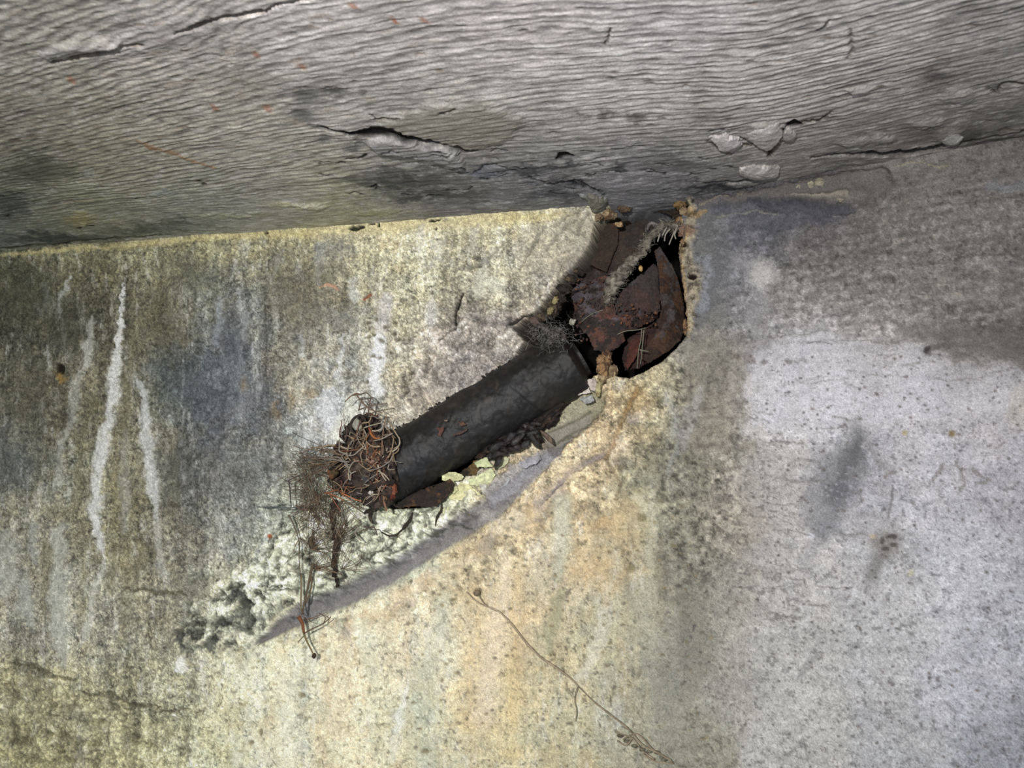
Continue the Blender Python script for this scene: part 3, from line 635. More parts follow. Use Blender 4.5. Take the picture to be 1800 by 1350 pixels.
cs([(1755,160),(1762,150),(1775,146),(1800,148)], [3,5,4,5], (60,54,46), .8, -.004, .5, 3); cs([(1735,155),(1755,165)], 3, (60,54,46), .7, -.003, .5, 3)
cs([(1072,50),(1070,62),(1062,78)], [4,6,3], (88,78,70), .8, -.002, .5, 2)
cs([(1438,54),(1450,48),(1458,36)], 3.5, (84,78,72), .8, -.003, .5, 2); cs([(1490,102),(1500,90),(1494,50)], [4,8,4], (104,98,94), .6, -.002, .6, 4)
for x,y,rx,ry in [(1630,215,30,7),(1668,238,22,12),(1500,248,26,6),(1555,240,20,5),(1340,235,34,14),(1510,160,20,4),(1680,170,30,8)]:
    cb(x,y,rx,ry,(140,136,130),.6,.003,.5,7,-4,.28)
cs([(930,310),(960,325),(1000,322),(1030,330)], 3, (40,40,42), .8, -.003, .5, 5)
cs([(1020,345),(1040,350),(1060,348)], [4,6,3], (128,130,118), .8, .003, .5, 3)
cs([(1010,318),(1040,332),(1060,345)], 3, (50,52,52), .7, -.003, .5, 3)
for k in range(46):
    x = rr.uniform(560, 1290); y = rr.uniform(255, 345) + (x-900)*-.02; L = rr.uniform(10,34)
    cs([(x,y),(x+L*.5,y+rr.uniform(-3,3)),(x+L,y+rr.uniform(-3,3))], rr.uniform(1.5,3), (48,46,46), rr.uniform(.4,.85), -.002, .6, 4)
for k in range(70):
    x = rr.uniform(0, 1800); y = rr.uniform(0, 240); cb(x, y, rr.uniform(4,12), rr.uniform(1.5,3), rr.choice([(108,92,80),(110,104,100),(96,90,86)]), .5, -.001, .6, 3)
C.col = np.clip(C.col, 8, 235)
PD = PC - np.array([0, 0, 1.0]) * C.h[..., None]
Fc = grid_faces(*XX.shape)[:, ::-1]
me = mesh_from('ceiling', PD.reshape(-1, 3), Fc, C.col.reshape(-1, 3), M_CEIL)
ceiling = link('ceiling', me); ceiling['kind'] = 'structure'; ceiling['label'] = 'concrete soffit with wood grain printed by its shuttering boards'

# ================================================================== OBJECT HELPERS
def fbm3(V, scale, octv, seed):
    x, y, z = V[:, 0], V[:, 1], V[:, 2]
    n = (fbm(.9 * x + .5 * y, z + .4 * y, scale, octv, seed, gain=.65) + fbm(.8 * z + .6 * x + .3 * y, .8 * x - .6 * z + .8 * y, scale, octv, seed + 5, gain=.65)) / 2
    return (n - .5) * 1.35 + .5
def colmix(V, scale, seed, cols, th=None):
    """speckled mix of several colours"""
    out = np.tile(np.array(cols[0], float), (len(V), 1))
    for i, c in enumerate(cols[1:]):
        n = fbm3(V, scale * (1 + .3 * i), 4, seed + 31 * i)
        t = sstep(.50, .60, n)[:, None]; out = out * (1 - t) + np.array(c, float) * t
    return out * (0.8 + 0.4 * fbm3(V, scale * 4, 2, seed + 9))[:, None]
def tube(pts, rad, ns=5, sub=1, jitter=0.0, rnd=None):
    P_ = np.array(pts, float)
    if sub > 1:
        t = np.linspace(0, len(P_) - 1, (len(P_) - 1) * sub + 1); i = np.minimum(t.astype(int), len(P_) - 2); fr_ = (t - i)[:, None]
        p0 = P_[np.maximum(i - 1, 0)]; p1 = P_[i]; p2 = P_[i + 1]; p3 = P_[np.minimum(i + 2, len(P_) - 1)]
        r_ = np.interp(t, range(len(P_)), np.broadcast_to(rad, (len(P_),)))
        P_ = .5 * ((2 * p1) + (p2 - p0) * fr_ + (2 * p0 - 5 * p1 + 4 * p2 - p3) * fr_ ** 2 + (3 * p1 - p0 - 3 * p2 + p3) * fr_ ** 3)
    else: r_ = np.broadcast_to(np.array(rad, float), (len(P_),))
    n = len(P_); T = np.gradient(P_, axis=0); T /= np.linalg.norm(T, axis=1)[:, None] + 1e-12
    up = np.array([0.3, 0.9, 0.2]); U_ = np.cross(T, up); U_ /= np.linalg.norm(U_, axis=1)[:, None] + 1e-9; V_ = np.cross(T, U_)
    a = np.arange(ns) * 2 * np.pi / ns
    V = P_[:, None] + r_[:, None, None] * (np.cos(a)[None, :, None] * U_[:, None] + np.sin(a)[None, :, None] * V_[:, None])
    V = V.reshape(-1, 3)
    F = []
    for i in range(n - 1):
        for j in range(ns):
            F.append((i*ns+j, i*ns+(j+1)%ns, (i+1)*ns+(j+1)%ns, (i+1)*ns+j))
    V = np.vstack([V, P_[:1], P_[-1:]]); e0, e1 = len(V) - 2, len(V) - 1
    for j in range(ns):
        F.append((e0, e0, (j+1)%ns, j)); F.append((e1, e1, (n-1)*ns+j, (n-1)*ns+(j+1)%ns))
    # degenerate quads become triangles
    return V, F
def to_tri(F):
    out = []
    for q in F:
        if q[0] == q[1]: out.append((q[0], q[2], q[3]))
        else: out.append((q[0], q[1], q[2])); out.append((q[0], q[2], q[3]))
    return np.array(out, np.int32)
def tube_t(*a, **k):
    V, F = tube(*a, **k); return V, to_tri(F)
def merge(lst):
    Vs, Fs, Cs, n = [], [], [], 0
    for V, F, c in lst:
        Vs.append(V); Fs.append(np.array(F) + n); Cs.append(np.broadcast_to(np.array(c, float), (len(V), 3))); n += len(V)
    return np.vstack(Vs), np.vstack(Fs), np.vstack(Cs)
def icos(sub):
    import bmesh
    bm = bmesh.new(); bmesh.ops.create_icosphere(bm, subdivisions=sub, radius=1)
    V = np.array([v.co[:] for v in bm.verts]); F = np.array([[v.index for v in f.verts] for f in bm.faces]); bm.free(); return V, F
ICO = {2: icos(2), 3: icos(3), 4: icos(4)}
def lump(c, r, seed, rough=.35, sub=3, rot=0, freq=1.3, flat=False):
    """angular stone or clod: a noise-pushed ball, r in metres along (across, depth, up)"""
    V, F = ICO[sub]
    n = fbm3(V * 1.0 + seed * 3.1, freq, 3, seed) - .5
    V = V * (1 + rough * 2 * n)[:, None]
    V = V * np.array(r)
    a = math.radians(rot); R_ = np.array([[math.cos(a), 0, -math.sin(a)], [0, 1, 0], [math.sin(a), 0, math.cos(a)]])
    return V @ R_.T + np.asarray(c), F
def sheet(poly, depth, th, seed, step=1.5, jag=3.0, rough=.0015, freq=90):
    """thin jagged plate: outline poly (px), depth(px,py) metres in front of the wall, thickness th"""
    Pq = np.array(poly, float); x0, y0 = Pq.min(0) - 4; x1, y1 = Pq.max(0) + 4
    gx, gy = np.meshgrid(np.arange(x0, x1, step), np.arange(y0, y1, step))
    wxx = (fbm(gx, gy, .09, 3, seed + 1, gain=.7) - .5) * 2 * jag; wyy = (fbm(gx, gy, .09, 3, seed + 2, gain=.7) - .5) * 2 * jag
    X = gx + wxx; Y = gy + wyy; ins = np.zeros(X.shape, bool)
    for i in range(len(Pq)):
        a, b = Pq[i - 1], Pq[i]
        ins ^= ((a[1] > Y) != (b[1] > Y)) & (X < (b[0] - a[0]) * (Y - a[1]) / (b[1] - a[1] + 1e-12) + a[0])
    q = ins[:-1, :-1] & ins[1:, :-1] & ins[:-1, 1:] & ins[1:, 1:]
    d = depth(gx, gy) + (fbm(gx, gy, .05, 4, seed + 3, gain=.6) - .5) * rough * 2
    Vf = wp(gx, gy, d); Vb = wp(gx, gy, d - th)
    nr_, nc_ = gx.shape; idx = np.arange(nr_ * nc_).reshape(nr_, nc_)
    Ff = np.stack([idx[:-1, :-1], idx[1:, :-1], idx[1:, 1:], idx[:-1, 1:]], -1)[q]
    off = nr_ * nc_; Fb = Ff[:, ::-1] + off
    # rim
    ed = {}
    for f_ in Ff:
        for k in range(4):
            a, b = int(f_[k]), int(f_[(k + 1) % 4])
            if (b, a) in ed: del ed[(b, a)]
            else: ed[(a, b)] = 1
    Fr = np.array([(b, a, a + off, b + off) for (a, b) in ed], np.int64).reshape(-1, 4)
    F = np.vstack([Ff, Fb, Fr]); V = np.vstack([Vf.reshape(-1, 3), Vb.reshape(-1, 3)])
    used = np.unique(F); mp = np.zeros(len(V), int); mp[used] = np.arange(len(used))
    return V[used], mp[F]
rnd = random.Random(21)
def fibres(curve_fn, n, length, rad, cols, ns=3, segs=4, curl=.5, seed=1):
    r = random.Random(seed); out = []
    for k in range(n):
        p, d = curve_fn(r); d = np.array(d, float); pts = [np.array(p, float)]
        L = length * r.uniform(.4, 1.3) / segs
        for j in range(segs):
            d = d + np.array([r.gauss(0, curl) for _ in range(3)]); d /= np.linalg.norm(d); pts.append(pts[-1] + d * L)
        V, F = tube_t(pts, [rad] * segs + [rad * .5], ns)
        out.append((V, F, r.choice(cols)))
    return merge(out)

# ================================================================== THE PIPE
pr = thing('drain_pipe', 'black tar-wrapped round pipe lying diagonally in a broken trench in the wall', 'pipe', wp(840, 740, -.04))
A0 = wp(1022, 628, -0.008); A1 = wp(655, 846, 0.006)
ax = A1 - A0; Lp = np.linalg.norm(ax); T = ax / Lp
e1 = np.cross(T, N); e1 /= np.linalg.norm(e1); e2 = np.cross(e1, T)
if e1[2] < 0: e1 = -e1
if e2 @ N < 0: e2 = -e2
nt_, na = 230, 128
tt = np.linspace(0, 1, nt_); aa = np.arange(na) * 2 * np.pi / na
TT, AA = np.meshgrid(tt, aa, indexing='ij')
R0 = 60 * 0.90 / FPX
Rr = R0 * (1.04 - 0.08 * TT)
nz = fbm(TT * Lp * 1.0, np.cos(AA) * .04 + 0.5 * np.sin(AA * 1.0) * .04, 60, 5, 401, gain=.6) - .5
cr = fbm(TT * Lp, np.sin(AA) * .05 + .3 * np.cos(AA) * .05, 130, 4, 405, gain=.6) - .5
lap = sstep(.0, .02, np.sin((TT * 2.6 + AA / (2 * np.pi) * .8) * 2 * np.pi * .5) ) * .0011
wrk = np.abs(fbm(TT * Lp, np.cos(AA) * .05, 45, 3, 411) - .5)
Rr = Rr + nz * .0050 + cr * .0009 + lap - .0006 * sstep(.05, .0, wrk)
Rr = Rr * np.where(TT < .045, np.sqrt(np.clip(TT / .045, .35, 1)), 1)
Vp = A0 + T * (TT * Lp)[..., None] + (np.cos(AA) * Rr)[..., None] * e1 + (np.sin(AA) * Rr)[..., None] * e2
i = np.arange(nt_ * na).reshape(nt_, na); j = np.roll(i, -1, 1)
Fp = np.stack([i[:-1], j[:-1], j[1:], i[1:]], -1).reshape(-1, 4)
flat = Vp.reshape(-1, 3); tf = TT.ravel(); af = AA.ravel()
colp = np.tile(np.array([42., 40, 41]), (len(flat), 1))
hl = (sstep(.52, .62, fbm3(flat, 26, 4, 421)) * sstep(.15, .9, tf))[:, None]; colp = colp * (1 - .55 * hl) + np.array([72, 76, 86]) * .55 * hl  # bluish highlights painted into the wrap colour towards the lower end
br_ = sstep(.53, .63, fbm3(flat, 44, 4, 431))[:, None]; colp = colp * (1 - .4 * br_) + np.array([74, 64, 52]) * .4 * br_
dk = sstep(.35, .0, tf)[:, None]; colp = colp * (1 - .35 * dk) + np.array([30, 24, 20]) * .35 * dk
sx, sy_ = project(flat); sx = sx + (fbm3(flat, 120, 3, 451) - .5) * 16; sy_ = sy_ + (fbm3(flat, 120, 3, 453) - .5) * 16
for pts, wd_, a_ in [([(868,650),(876,672),(868,690)],2.5,.5),([(834,694),(842,714),(834,736)],3,.5),([(850,690),(860,703),(856,712)],6,.45),([(898,690),(890,722)],3,.45),([(806,768),(798,795)],3,.55),([(826,664),(850,655),(870,650)],2,.4),([(780,720),(800,712),(812,722)],4,.3),([(930,640),(945,660),(925,690)],3,.25),([(740,770),(760,790)],10,.2)]:
    for a0_, b0_ in zip(pts[:-1], pts[1:]):
        dx_, dy_ = b0_[0] - a0_[0], b0_[1] - a0_[1]; t_ = np.clip(((sx - a0_[0]) * dx_ + (sy_ - a0_[1]) * dy_) / (dx_ ** 2 + dy_ ** 2), 0, 1)
        m_ = (sstep(1.5, .4, np.hypot(sx - a0_[0] - t_ * dx_, sy_ - a0_[1] - t_ * dy_) / wd_) * a_ * .6 * (np.sin(af) > 0))[:, None]
        colp = colp * (1 - m_) + np.array([112, 100, 82]) * m_
colp *= (.40 + .42 * fbm3(flat, 200, 3, 441))[:, None]
barrel = part('barrel', flat, Fp, colp, M_TAR, pr)
# closing face of the upper end and bore wall at the lower end
cv = [Vp[0].reshape(-1, 3)]; ctr = A0 + T * .004
V = np.vstack([Vp[0], ctr[None]]); F = np.array([(k, len(V) - 1, (k + 1) % na) for k in range(na)])
part('end_cap', V, F, np.tile((34., 26, 22), (len(V), 1)), M_RUST, pr)
q = np.linspace(1.0, .72, 12); VV = []
for t_ in q:
    rr_ = R0 * .86; VV.append(A0 + T * Lp * t_ + rr_ * (np.cos(aa)[:, None] * e1 + np.sin(aa)[:, None] * e2))
VV = np.array(VV); VV = np.concatenate([Vp[-1][None], VV]); n0 = VV.shape[0]
i = np.arange(n0 * na).reshape(n0, na); j = np.roll(i, -1, 1); Fq = np.stack([i[:-1], j[:-1], j[1:], i[1:]], -1).reshape(-1, 4)
part('bore_lining', VV.reshape(-1, 3), Fq, colmix(VV.reshape(-1, 3), 60, 3, [(50, 34, 26), (80, 44, 26)]), M_RUST, pr, 'rusty lining inside the open lower end')
# rust flakes stuck on the wrap
for n_, (poly, c) in enumerate([([(766,752),(782,750),(780,757),(775,768),(769,766),(770,758)], (92,60,50)), ([(795,762),(812,758),(823,751),(822,757),(810,764),(797,767)], (76,56,48)), ([(804,742),(815,740),(820,748),(810,750)], (88,62,50)), ([(780,738),(788,737),(787,741),(781,741)], (140,120,104))]):
    V, F = sheet(poly, lambda x, y: R0 + .0058 + 0 * x, .0012, 500 + n_, 1.0, 1.0, .0004)
    part('rust_flake', V, F, colmix(V, 200, 7, [c, tuple(v * .7 for v in c)]), M_RUST, barrel, 'reddish rust flake on black wrap' if n_ == 0 else None)
# torn flap under the barrel
V, F = sheet([(668,893),(700,882),(735,862),(770,850),(792,842),(799,850),(797,862),(783,878),(768,890),(740,892),(700,893)], lambda x, y: 0.012 + (x - 700) * .00006, .003, 520, 1.3, 3, .002)
part('torn_lining', V, F, colmix(V, 60, 11, [(44, 34, 27), (82, 58, 36), (34, 27, 24)]), M_RUST, pr, 'torn brown lining flap below the lower end')
V, F = sheet([(735,862),(790,842),(830,812),(860,795),(858,808),(835,835),(815,838),(790,850)], lambda x, y: 0.004 + 0 * x, .004, 522, 1.3, 3, .003)
part('torn_lining', V, F, colmix(V, 60, 13, [(40, 31, 24), (92, 72, 42), (30, 24, 20)]), M_RUST, pr)
# ragged edge of the wrap on the upper side
rg = random.Random(4); out = []
for k in range(90):
    t_ = rg.uniform(.02, .97); ang = rg.uniform(-.25, .45)
    c0 = A0 + T * Lp * t_ + R0 * 1.03 * (math.cos(ang) * e1 + math.sin(ang) * e2)
    V, F = lump(c0, (rg.uniform(.001, .0028), .0012, rg.uniform(.0008, .002)), 30 + k, .5, 2, rg.uniform(-60, 60)); out.append((V, F, rg.choice([(30, 28, 28), (44, 42, 42), (26, 22, 20)])))
V, F, cc_ = merge(out); part('wrap_fray', V, F, cc_, M_TAR, barrel, 'ragged upper edge of the wrap', kind='stuff')

# wet tar lumps under the pipe
tr = thing('tar_drip', 'glossy black clotted tar under the middle of the pipe', 'tar', wp(905, 772, .0))
rg = random.Random(9)
for k in range(26):
    t_ = rg.random(); x = 862 + t_ * 84 + rg.uniform(-8, 8); y = 800 - t_ * 50 + rg.uniform(-12, 22)
    r0_ = rg.uniform(.005, .012)
    V, F = lump(wp(x, y, rg.uniform(.002, .014)), (r0_, r0_ * .8, r0_ * rg.uniform(.4, .8)), 60 + k, .6, 3, rg.uniform(-60, 60), 1.8)
    part('tar_lump', V, F, colmix(V, 220, k, [(20, 17, 16), (36, 28, 25)]), M_GLOSS, tr)
for k, (x, y, w_, h_) in enumerate([(925,752,.012,.009),(905,745,.009,.007),(890,765,.016,.006),(940,768,.007,.010),(870,780,.014,.005),(855,795,.014,.006),(880,790,.012,.007),(975,715,.02,.008),(960,735,.016,.010),(940,748,.014,.010)]):
    V, F = lump(wp(x, y, .000), (w_, .010, h_), 160 + k, .8, 4, 32, 2.6)
    part('dark_clod', V, F, colmix(V, 160, k, [(34, 27, 24), (66, 48, 40), (24, 20, 18)]), M_RUST, tr)  # dark clods, enlarged to stand in for shading under the pipe

# ================================================================== RUSTED SOCKET IN THE HOLE
so = thing('rusted_socket', 'broken rusted iron pipe socket inside the dark hole at the corner', 'pipe', wp(1110, 520, -.07))
def curve(ax0, ax1, R, base):
    a = np.array(ax0, float); b = np.array(ax1, float); d = (b - a) / np.linalg.norm(b - a); n_ = np.array([-d[1], d[0]])
    def f_(x, y):
        q = ((x - a[0]) * n_[0] + (y - a[1]) * n_[1]) / R
        return base + R * MPP * (np.sqrt(np.clip(1 - q * q, .02, 1)) - 1)
    return f_
def plate(poly, dep, th, seed, cols, lab=None, jag=3, rough=.003, sc=55, mat=M_RUST):
    V, F = sheet(poly, dep, th, seed, 1.3, jag, rough)
    return part('iron_plate', V, F, colmix(V, sc, seed, cols), mat, so, lab)
plate([(1046,398),(1075,386),(1098,398),(1120,388),(1136,384),(1150,400),(1140,430),(1118,470),(1090,500),(1050,490),(1028,470),(1038,436)], curve((1090,560),(1110,380), 95, -.035), .004, 601, [(46,40,37),(56,45,38),(64,46,35)], 'dark smooth back plate', 2, .0025, 34)
plate([(1150,440),(1160,432),(1178,460),(1192,485),(1203,530),(1205,575),(1196,600),(1170,622),(1140,640),(1120,628),(1150,590),(1162,540),(1156,480)], curve((1150,640),(1140,400), 75, -.030), .004, 602, [(52,36,28),(40,30,25),(72,50,35),(70,64,64)], 'curved plate with orange rust', 2, .003, 40)
plate([(1148,565),(1160,556),(1200,575),(1196,600),(1165,625),(1125,648),(1098,652),(1092,630),(1100,596),(1128,580)], lambda x, y: -.045 + 0 * x, .004, 603, [(48,30,26),(36,24,21),(64,40,33)], None, 3, .004, 60)
plate([(1148,462),(1157,470),(1160,515),(1162,548),(1150,552),(1110,560),(1075,560),(1078,530),(1095,508),(1120,486)], curve((1100,620),(1120,420), 80, -.018), .003, 604, [(54,47,46),(64,57,58),(64,48,43)], 'smooth dark wedge of iron', 1.5, .001, 34)
front = plate([(1002,512),(1022,484),(1046,472),(1072,486),(1088,500),(1080,535),(1085,556),(1108,548),(1150,540),(1161,548),(1158,562),(1138,568),(1120,580),(1098,584),(1100,600),(1085,612),(1062,622),(1043,618),(1036,598),(1022,580),(1008,566),(1008,540)], curve((1040,640),(1100,450), 90, -.006), .004, 605, [(66,46,42),(86,80,86),(64,46,40),(86,56,46),(44,37,35)], 'scaly red rusted front plate', 4, .0035, 50)
plate([(1046,400),(1060,385),(1090,390),(1086,430),(1066,480),(1034,466)], lambda x, y: -.030 + 0 * x, .003, 606, [(52,40,32),(70,46,34)], None, 2, .003)
plate([(1106,598),(1120,592),(1128,600),(1118,630),(1104,650),(1098,640)], lambda x, y: -.030 + 0 * x, .003, 608, [(66,34,28),(80,42,34)], None, 2, .003)
plate([(1120,352),(1190,350),(1204,372),(1188,386),(1168,374),(1140,372),(1118,366)], lambda x, y: -.03 + 0 * x, .006, 607, [(40,30,22),(66,48,32)], None, 3, .006)
# scale nodules on the front plate
rg = random.Random(17); out = []
for k in range(130):
    x = rg.uniform(1008, 1085); y = rg.uniform(490, 600)
    if rg.random() < .3: x = rg.uniform(1085, 1155); y = rg.uniform(535, 575)
    r0_ = rg.uniform(.0008, .0024)
    V, F = lump(wp(x, y, -.008 + .002 * rg.random()), (r0_, r0_, r0_ * .7), k, .5, 2, rg.uniform(0, 90)); out.append((V, F, rg.choice([(80, 54, 46), (58, 42, 37), (104, 70, 52), (50, 40, 38)])))
V, F, cc_ = merge(out); part('rust_scale', V, F, cc_, M_RUST, front, 'coarse rust scale', kind='stuff')

# mortar lumps around the hole: each its own piece of the wall
def clod(x, y, w_, h_, off, cols, seed, name='mortar_lump', rot=0, parent=wall_left, d_=None, lab=None, mat=M_CRUST, rough=.85, sub=3):
    V, F = lump(wp(x, y, off), (w_ * MPP * 1.15, (d_ or min(w_, h_)) * MPP * .8, h_ * MPP * 1.15), seed, rough, 4 if rough > .3 else sub, rot, 3.0 if rough > .3 else 1.6)
    return part(name, V, F, colmix(V, 120, seed, cols), mat, parent, lab)
TAN = [(128,110,86),(166,146,114),(84,66,48)]; ORG = [(128,100,70),(176,148,114),(70,50,38),(142,112,78)]; DKB = [(50,42,36),(88,76,58),(36,30,26)]
for k, a_ in enumerate([(1062,640,9,16,.004,ORG),(1068,625,6,8,.006,ORG),(1075,652,8,9,-.002,TAN),(1055,632,5,7,.008,ORG),(1060,664,6,8,.002,TAN),(1052,682,4,12,.006,[(170,160,120),(140,128,90)])]):
    clod(*a_, 700 + k, rot=-10, lab='orange mortar lump beside the socket' if k == 0 else None)
for k, a_ in enumerate([(975,540,9,14,-.002,DKB),(985,525,8,9,-.006,DKB),(966,553,8,8,.0,DKB),(976,528,4,6,.004,[(120,108,76),(150,138,98)]),(968,546,4,6,.006,[(128,118,84),(158,150,110)]),(955,556,7,6,.0,DKB),(940,566,9,5,.002,[(92,78,70),(60,48,44)]),(990,508,10,6,-.006,DKB),(1005,492,9,6,-.006,DKB),(1006,566,4,5,.004,[(190,186,170),(150,146,130)]),(1018,478,8,5,-.006,DKB)]):
    clod(*a_, 720 + k, name='dark_clod', rot=-25)
for k, a_ in enumerate([(1206,406,11,9,-.003,[(128,100,84),(160,132,108)]),(1198,388,8,7,-.004,ORG),(1207,372,10,6,-.002,TAN),(1200,440,5,10,-.004,TAN),(1203,470,5,14,-.004,TAN),(1208,520,4,12,-.002,TAN),(1211,548,4,9,0,TAN),(1205,575,4,9,0,ORG),(1204,425,6,5,-.002,ORG)]):
    clod(*a_, 740 + k, parent=wall_right)
for k, a_ in enumerate([(1070,378,10,8,-.004,TAN),(1052,382,6,6,-.001,TAN),(1098,366,9,6,-.01,[(84,70,52),(60,48,36)]),(1160,350,24,6,-.012,[(58,44,32),(84,64,42)]),(1195,358,9,8,-.008,[(110,88,58),(60,46,32)]),(1088,394,6,4,-.004,ORG)]):
    clod(*a_, 760 + k)
# pale shards of cement under the right end of the pipe
for k, (poly, c) in enumerate([([(1000,690),(1012,684),(1024,676),(1035,680),(1040,690),(1022,694),(1006,697)], (190,182,172)), ([(1010,675),(1024,668),(1034,672),(1026,681),(1013,683)], (196,184,176)), ([(1030,668),(1046,664),(1052,676),(1048,690),(1037,684)], (184,172,162)), ([(985,690),(1003,684),(1006,694),(992,699)], (186,186,160)), ([(1015,700),(1040,694),(1046,706),(1030,712)], (150,152,150))]):
    V, F = sheet(poly, lambda x, y: .004 + k * .001 + 0 * x, .004, 800 + k, 1.2, 2.2, .0015)
    part('cement_shard', V, F, colmix(V, 150, k, [c, tuple(v * .82 for v in c)]), M_CRUST, wall_left)
# greenish-cream crust flakes beside the torn lining
for k, (poly, c, o_) in enumerate([
 ([(777,836),(790,829),(803,830),(817,837),(812,845),(800,848),(806,862),(795,870),(790,852),(776,843)], (206,206,158), .012),
 ([(832,812),(845,806),(856,802),(862,812),(868,822),(850,822),(838,822)], (190,196,152), .012),
 ([(820,842),(838,838),(852,828),(866,822),(872,835),(862,850),(845,856),(826,852)], (208,212,168), .008),
 ([(786,868),(798,862),(808,848),(824,852),(838,862),(852,872),(838,878),(810,880),(790,878)], (216,212,164), .006),
 ([(870,800),(884,796),(896,806),(888,822),(872,826),(866,812)], (170,172,140), .006),
 ([(912,812),(930,802),(948,801),(952,808),(942,816),(924,824),(914,822)], (158,155,160), .006),
 ([(862,852),(878,840),(893,836),(898,846),(884,858),(872,866),(862,864)], (166,168,172), .002),
 ([(840,850),(856,850),(858,862),(848,868)], (196,196,182), .010),
 ([(700,902),(730,898),(758,902),(770,912),(742,920),(715,914)], (222,226,192), .006),
 ([(668,903),(690,900),(704,912),(690,930),(672,924)], (218,222,190), .006),
 ([(720,915),(745,922),(760,918),(762,935),(735,942),(716,934)], (224,226,196), .006),
 ([(770,895),(790,890),(786,910),(772,918)], (214,214,170), .006)]):
    V, F = sheet(poly, lambda x, y: o_ + (y - poly[0][1]) * -.00008, .004, 820 + k, 1.2, 2.4, .0022)
    part('crust_flake', V, F, colmix(V, 110, k, [c, tuple(v * .9 for v in c)]), M_CRUST, wall_left, 'pale green mineral crust flake' if k < 5 else None)
# dark splinters in the crust cracks
for k, (pts, w_) in enumerate([([(725,900),(722,912),(712,925),(706,932)], [1,5,6,2]), ([(706,932),(696,940),(684,942),(672,936),(666,932)], [3,3,3,2,1]), ([(776,885),(775,898),(768,910),(765,925)], [2,4,4,1]), ([(652,898),(650,910),(655,920)], [8,5,2]), ([(640,902),(648,898),(662,896)], [3,6,4])]):
    V, F = tube_t([wp(x, y, .011) for x, y in pts], [v * .55 * MPP for v in w_], 6, 3)
    part('dark_splinter', V, F, colmix(V, 150, k, [(44,40,32),(70,62,48)]), M_RUST, wall_left)
# pebbles in the ledge under the ceiling
for k, (x, y, w_, h_) in enumerate([(1406,330,7,9),(1430,326,9,7),(1446,322,10,8),(1484,346,11,8),(1462,326,6,8),(1424,332,5,4)]):
    clod(x, y, w_, h_, .006, [(128,122,104),(160,154,134),(112,106,92)] if k != 3 else [(138,130,116),(112,104,94)], 780 + k, 'pebble', parent=wall_right, rough=.4, lab='pale pebble set in the ledge' if k < 5 else None)
# bent stick-like flake by the tar
V, F = tube_t([wp(950,757,.012), wp(958,764,.016), wp(966,772,.016), wp(972,781,.012)], [.0008,.0028,.003,.0004], 7, 3)
part('seed_husk', V, F, colmix(V, 200, 4, [(120,104,90),(82,66,54)]), M_TWIG, wall_left)

# loose scabs hanging from the soffit
def scab(poly, off, c, seed, lab=None):
    Pq = np.array(poly, float); x0, y0 = Pq.min(0) - 3; x1, y1 = Pq.max(0) + 3
    gx, gy = np.meshgrid(np.arange(x0, x1, 1.6), np.arange(y0, y1, .8))
    jx = (fbm(gx, gy, .06, 4, seed, gain=.7) - .5) * 16; jy = (fbm(gx, gy, .08, 4, seed + 1, gain=.7) - .5) * 9
    X = gx + jx; Y = gy + jy; ins = np.zeros(X.shape, bool); best = np.full(X.shape, 1e9)
    for i in range(len(Pq)):
        a, b = Pq[i - 1], Pq[i]; ins ^= ((a[1] > Y) != (b[1] > Y)) & (X < (b[0] - a[0]) * (Y - a[1]) / (b[1] - a[1] + 1e-12) + a[0])
    q = ins[:-1, :-1] & ins[1:, :-1] & ins[:-1, 1:] & ins[1:, 1:]
    r = ray(gx, gy); base = r * (H / r[..., 2:3])
    cx_, cy_ = Pq.mean(0); ex = np.ptp(Pq[:, 0]) / 2; ey = np.ptp(Pq[:, 1]) / 2
    hgt = off * (1.0 - .75 * np.clip(np.hypot((gx - cx_) / ex, (gy - cy_) / ey), 0, 1.1) ** 2 + .5 * (fbm(base[..., 0], base[..., 1], 90, 4, seed + 2, gain=.6) - .5)) 
    Vf = base.copy(); Vf[..., 2] -= hgt; Vb = base.copy(); Vb[..., 2] += .003
    nr_, nc_ = gx.shape; idx = np.arange(nr_ * nc_).reshape(nr_, nc_)
    Ff = np.stack([idx[:-1, :-1], idx[1:, :-1], idx[1:, 1:], idx[:-1, 1:]], -1)[q]; o_ = nr_ * nc_
    ed = {}
    for f_ in Ff:
        for k in range(4):
            a, b = int(f_[k]), int(f_[(k + 1) % 4])
            if (b, a) in ed: del ed[(b, a)]
            else: ed[(a, b)] = 1
    F = np.vstack([Ff, Ff[:, ::-1] + o_, np.array([(b, a, a + o_, b + o_) for (a, b) in ed])]); V = np.vstack([Vf.reshape(-1, 3), Vb.reshape(-1, 3)])
    used = np.unique(F); mp = np.zeros(len(V), int); mp[used] = np.arange(len(used)); V = V[used]
    part('concrete_scab', V, mp[F], colmix(V, 110, seed, [c, tuple(v * .88 for v in c), tuple(min(255, v * 1.12) for v in c)]), M_CEIL, ceiling, lab)
scab([(1296,292),(1325,288),(1360,290),(1375,294),(1368,308),(1345,314),(1318,313),(1300,304)], .008, (156,151,146), 900, 'pale scab hanging at the edge of the soffit')
scab([(1247,240),(1275,234),(1300,242),(1302,256),(1284,266),(1262,258)], .006, (178,172,171), 901)
scab([(1308,236),(1335,222),(1368,216),(1376,230),(1364,250),(1350,264),(1330,254)], .006, (168,163,160), 902)
scab([(1648,236),(1680,226),(1692,240),(1684,252),(1660,250)], .005, (160,157,152), 903)
scab([(1380,224),(1400,230),(1395,246),(1372,246)], .004, (156,150,146), 904)
scab([(1030,340),(1050,344),(1072,350),(1062,364),(1045,372),(1032,356)], .010, (112,110,98), 905)

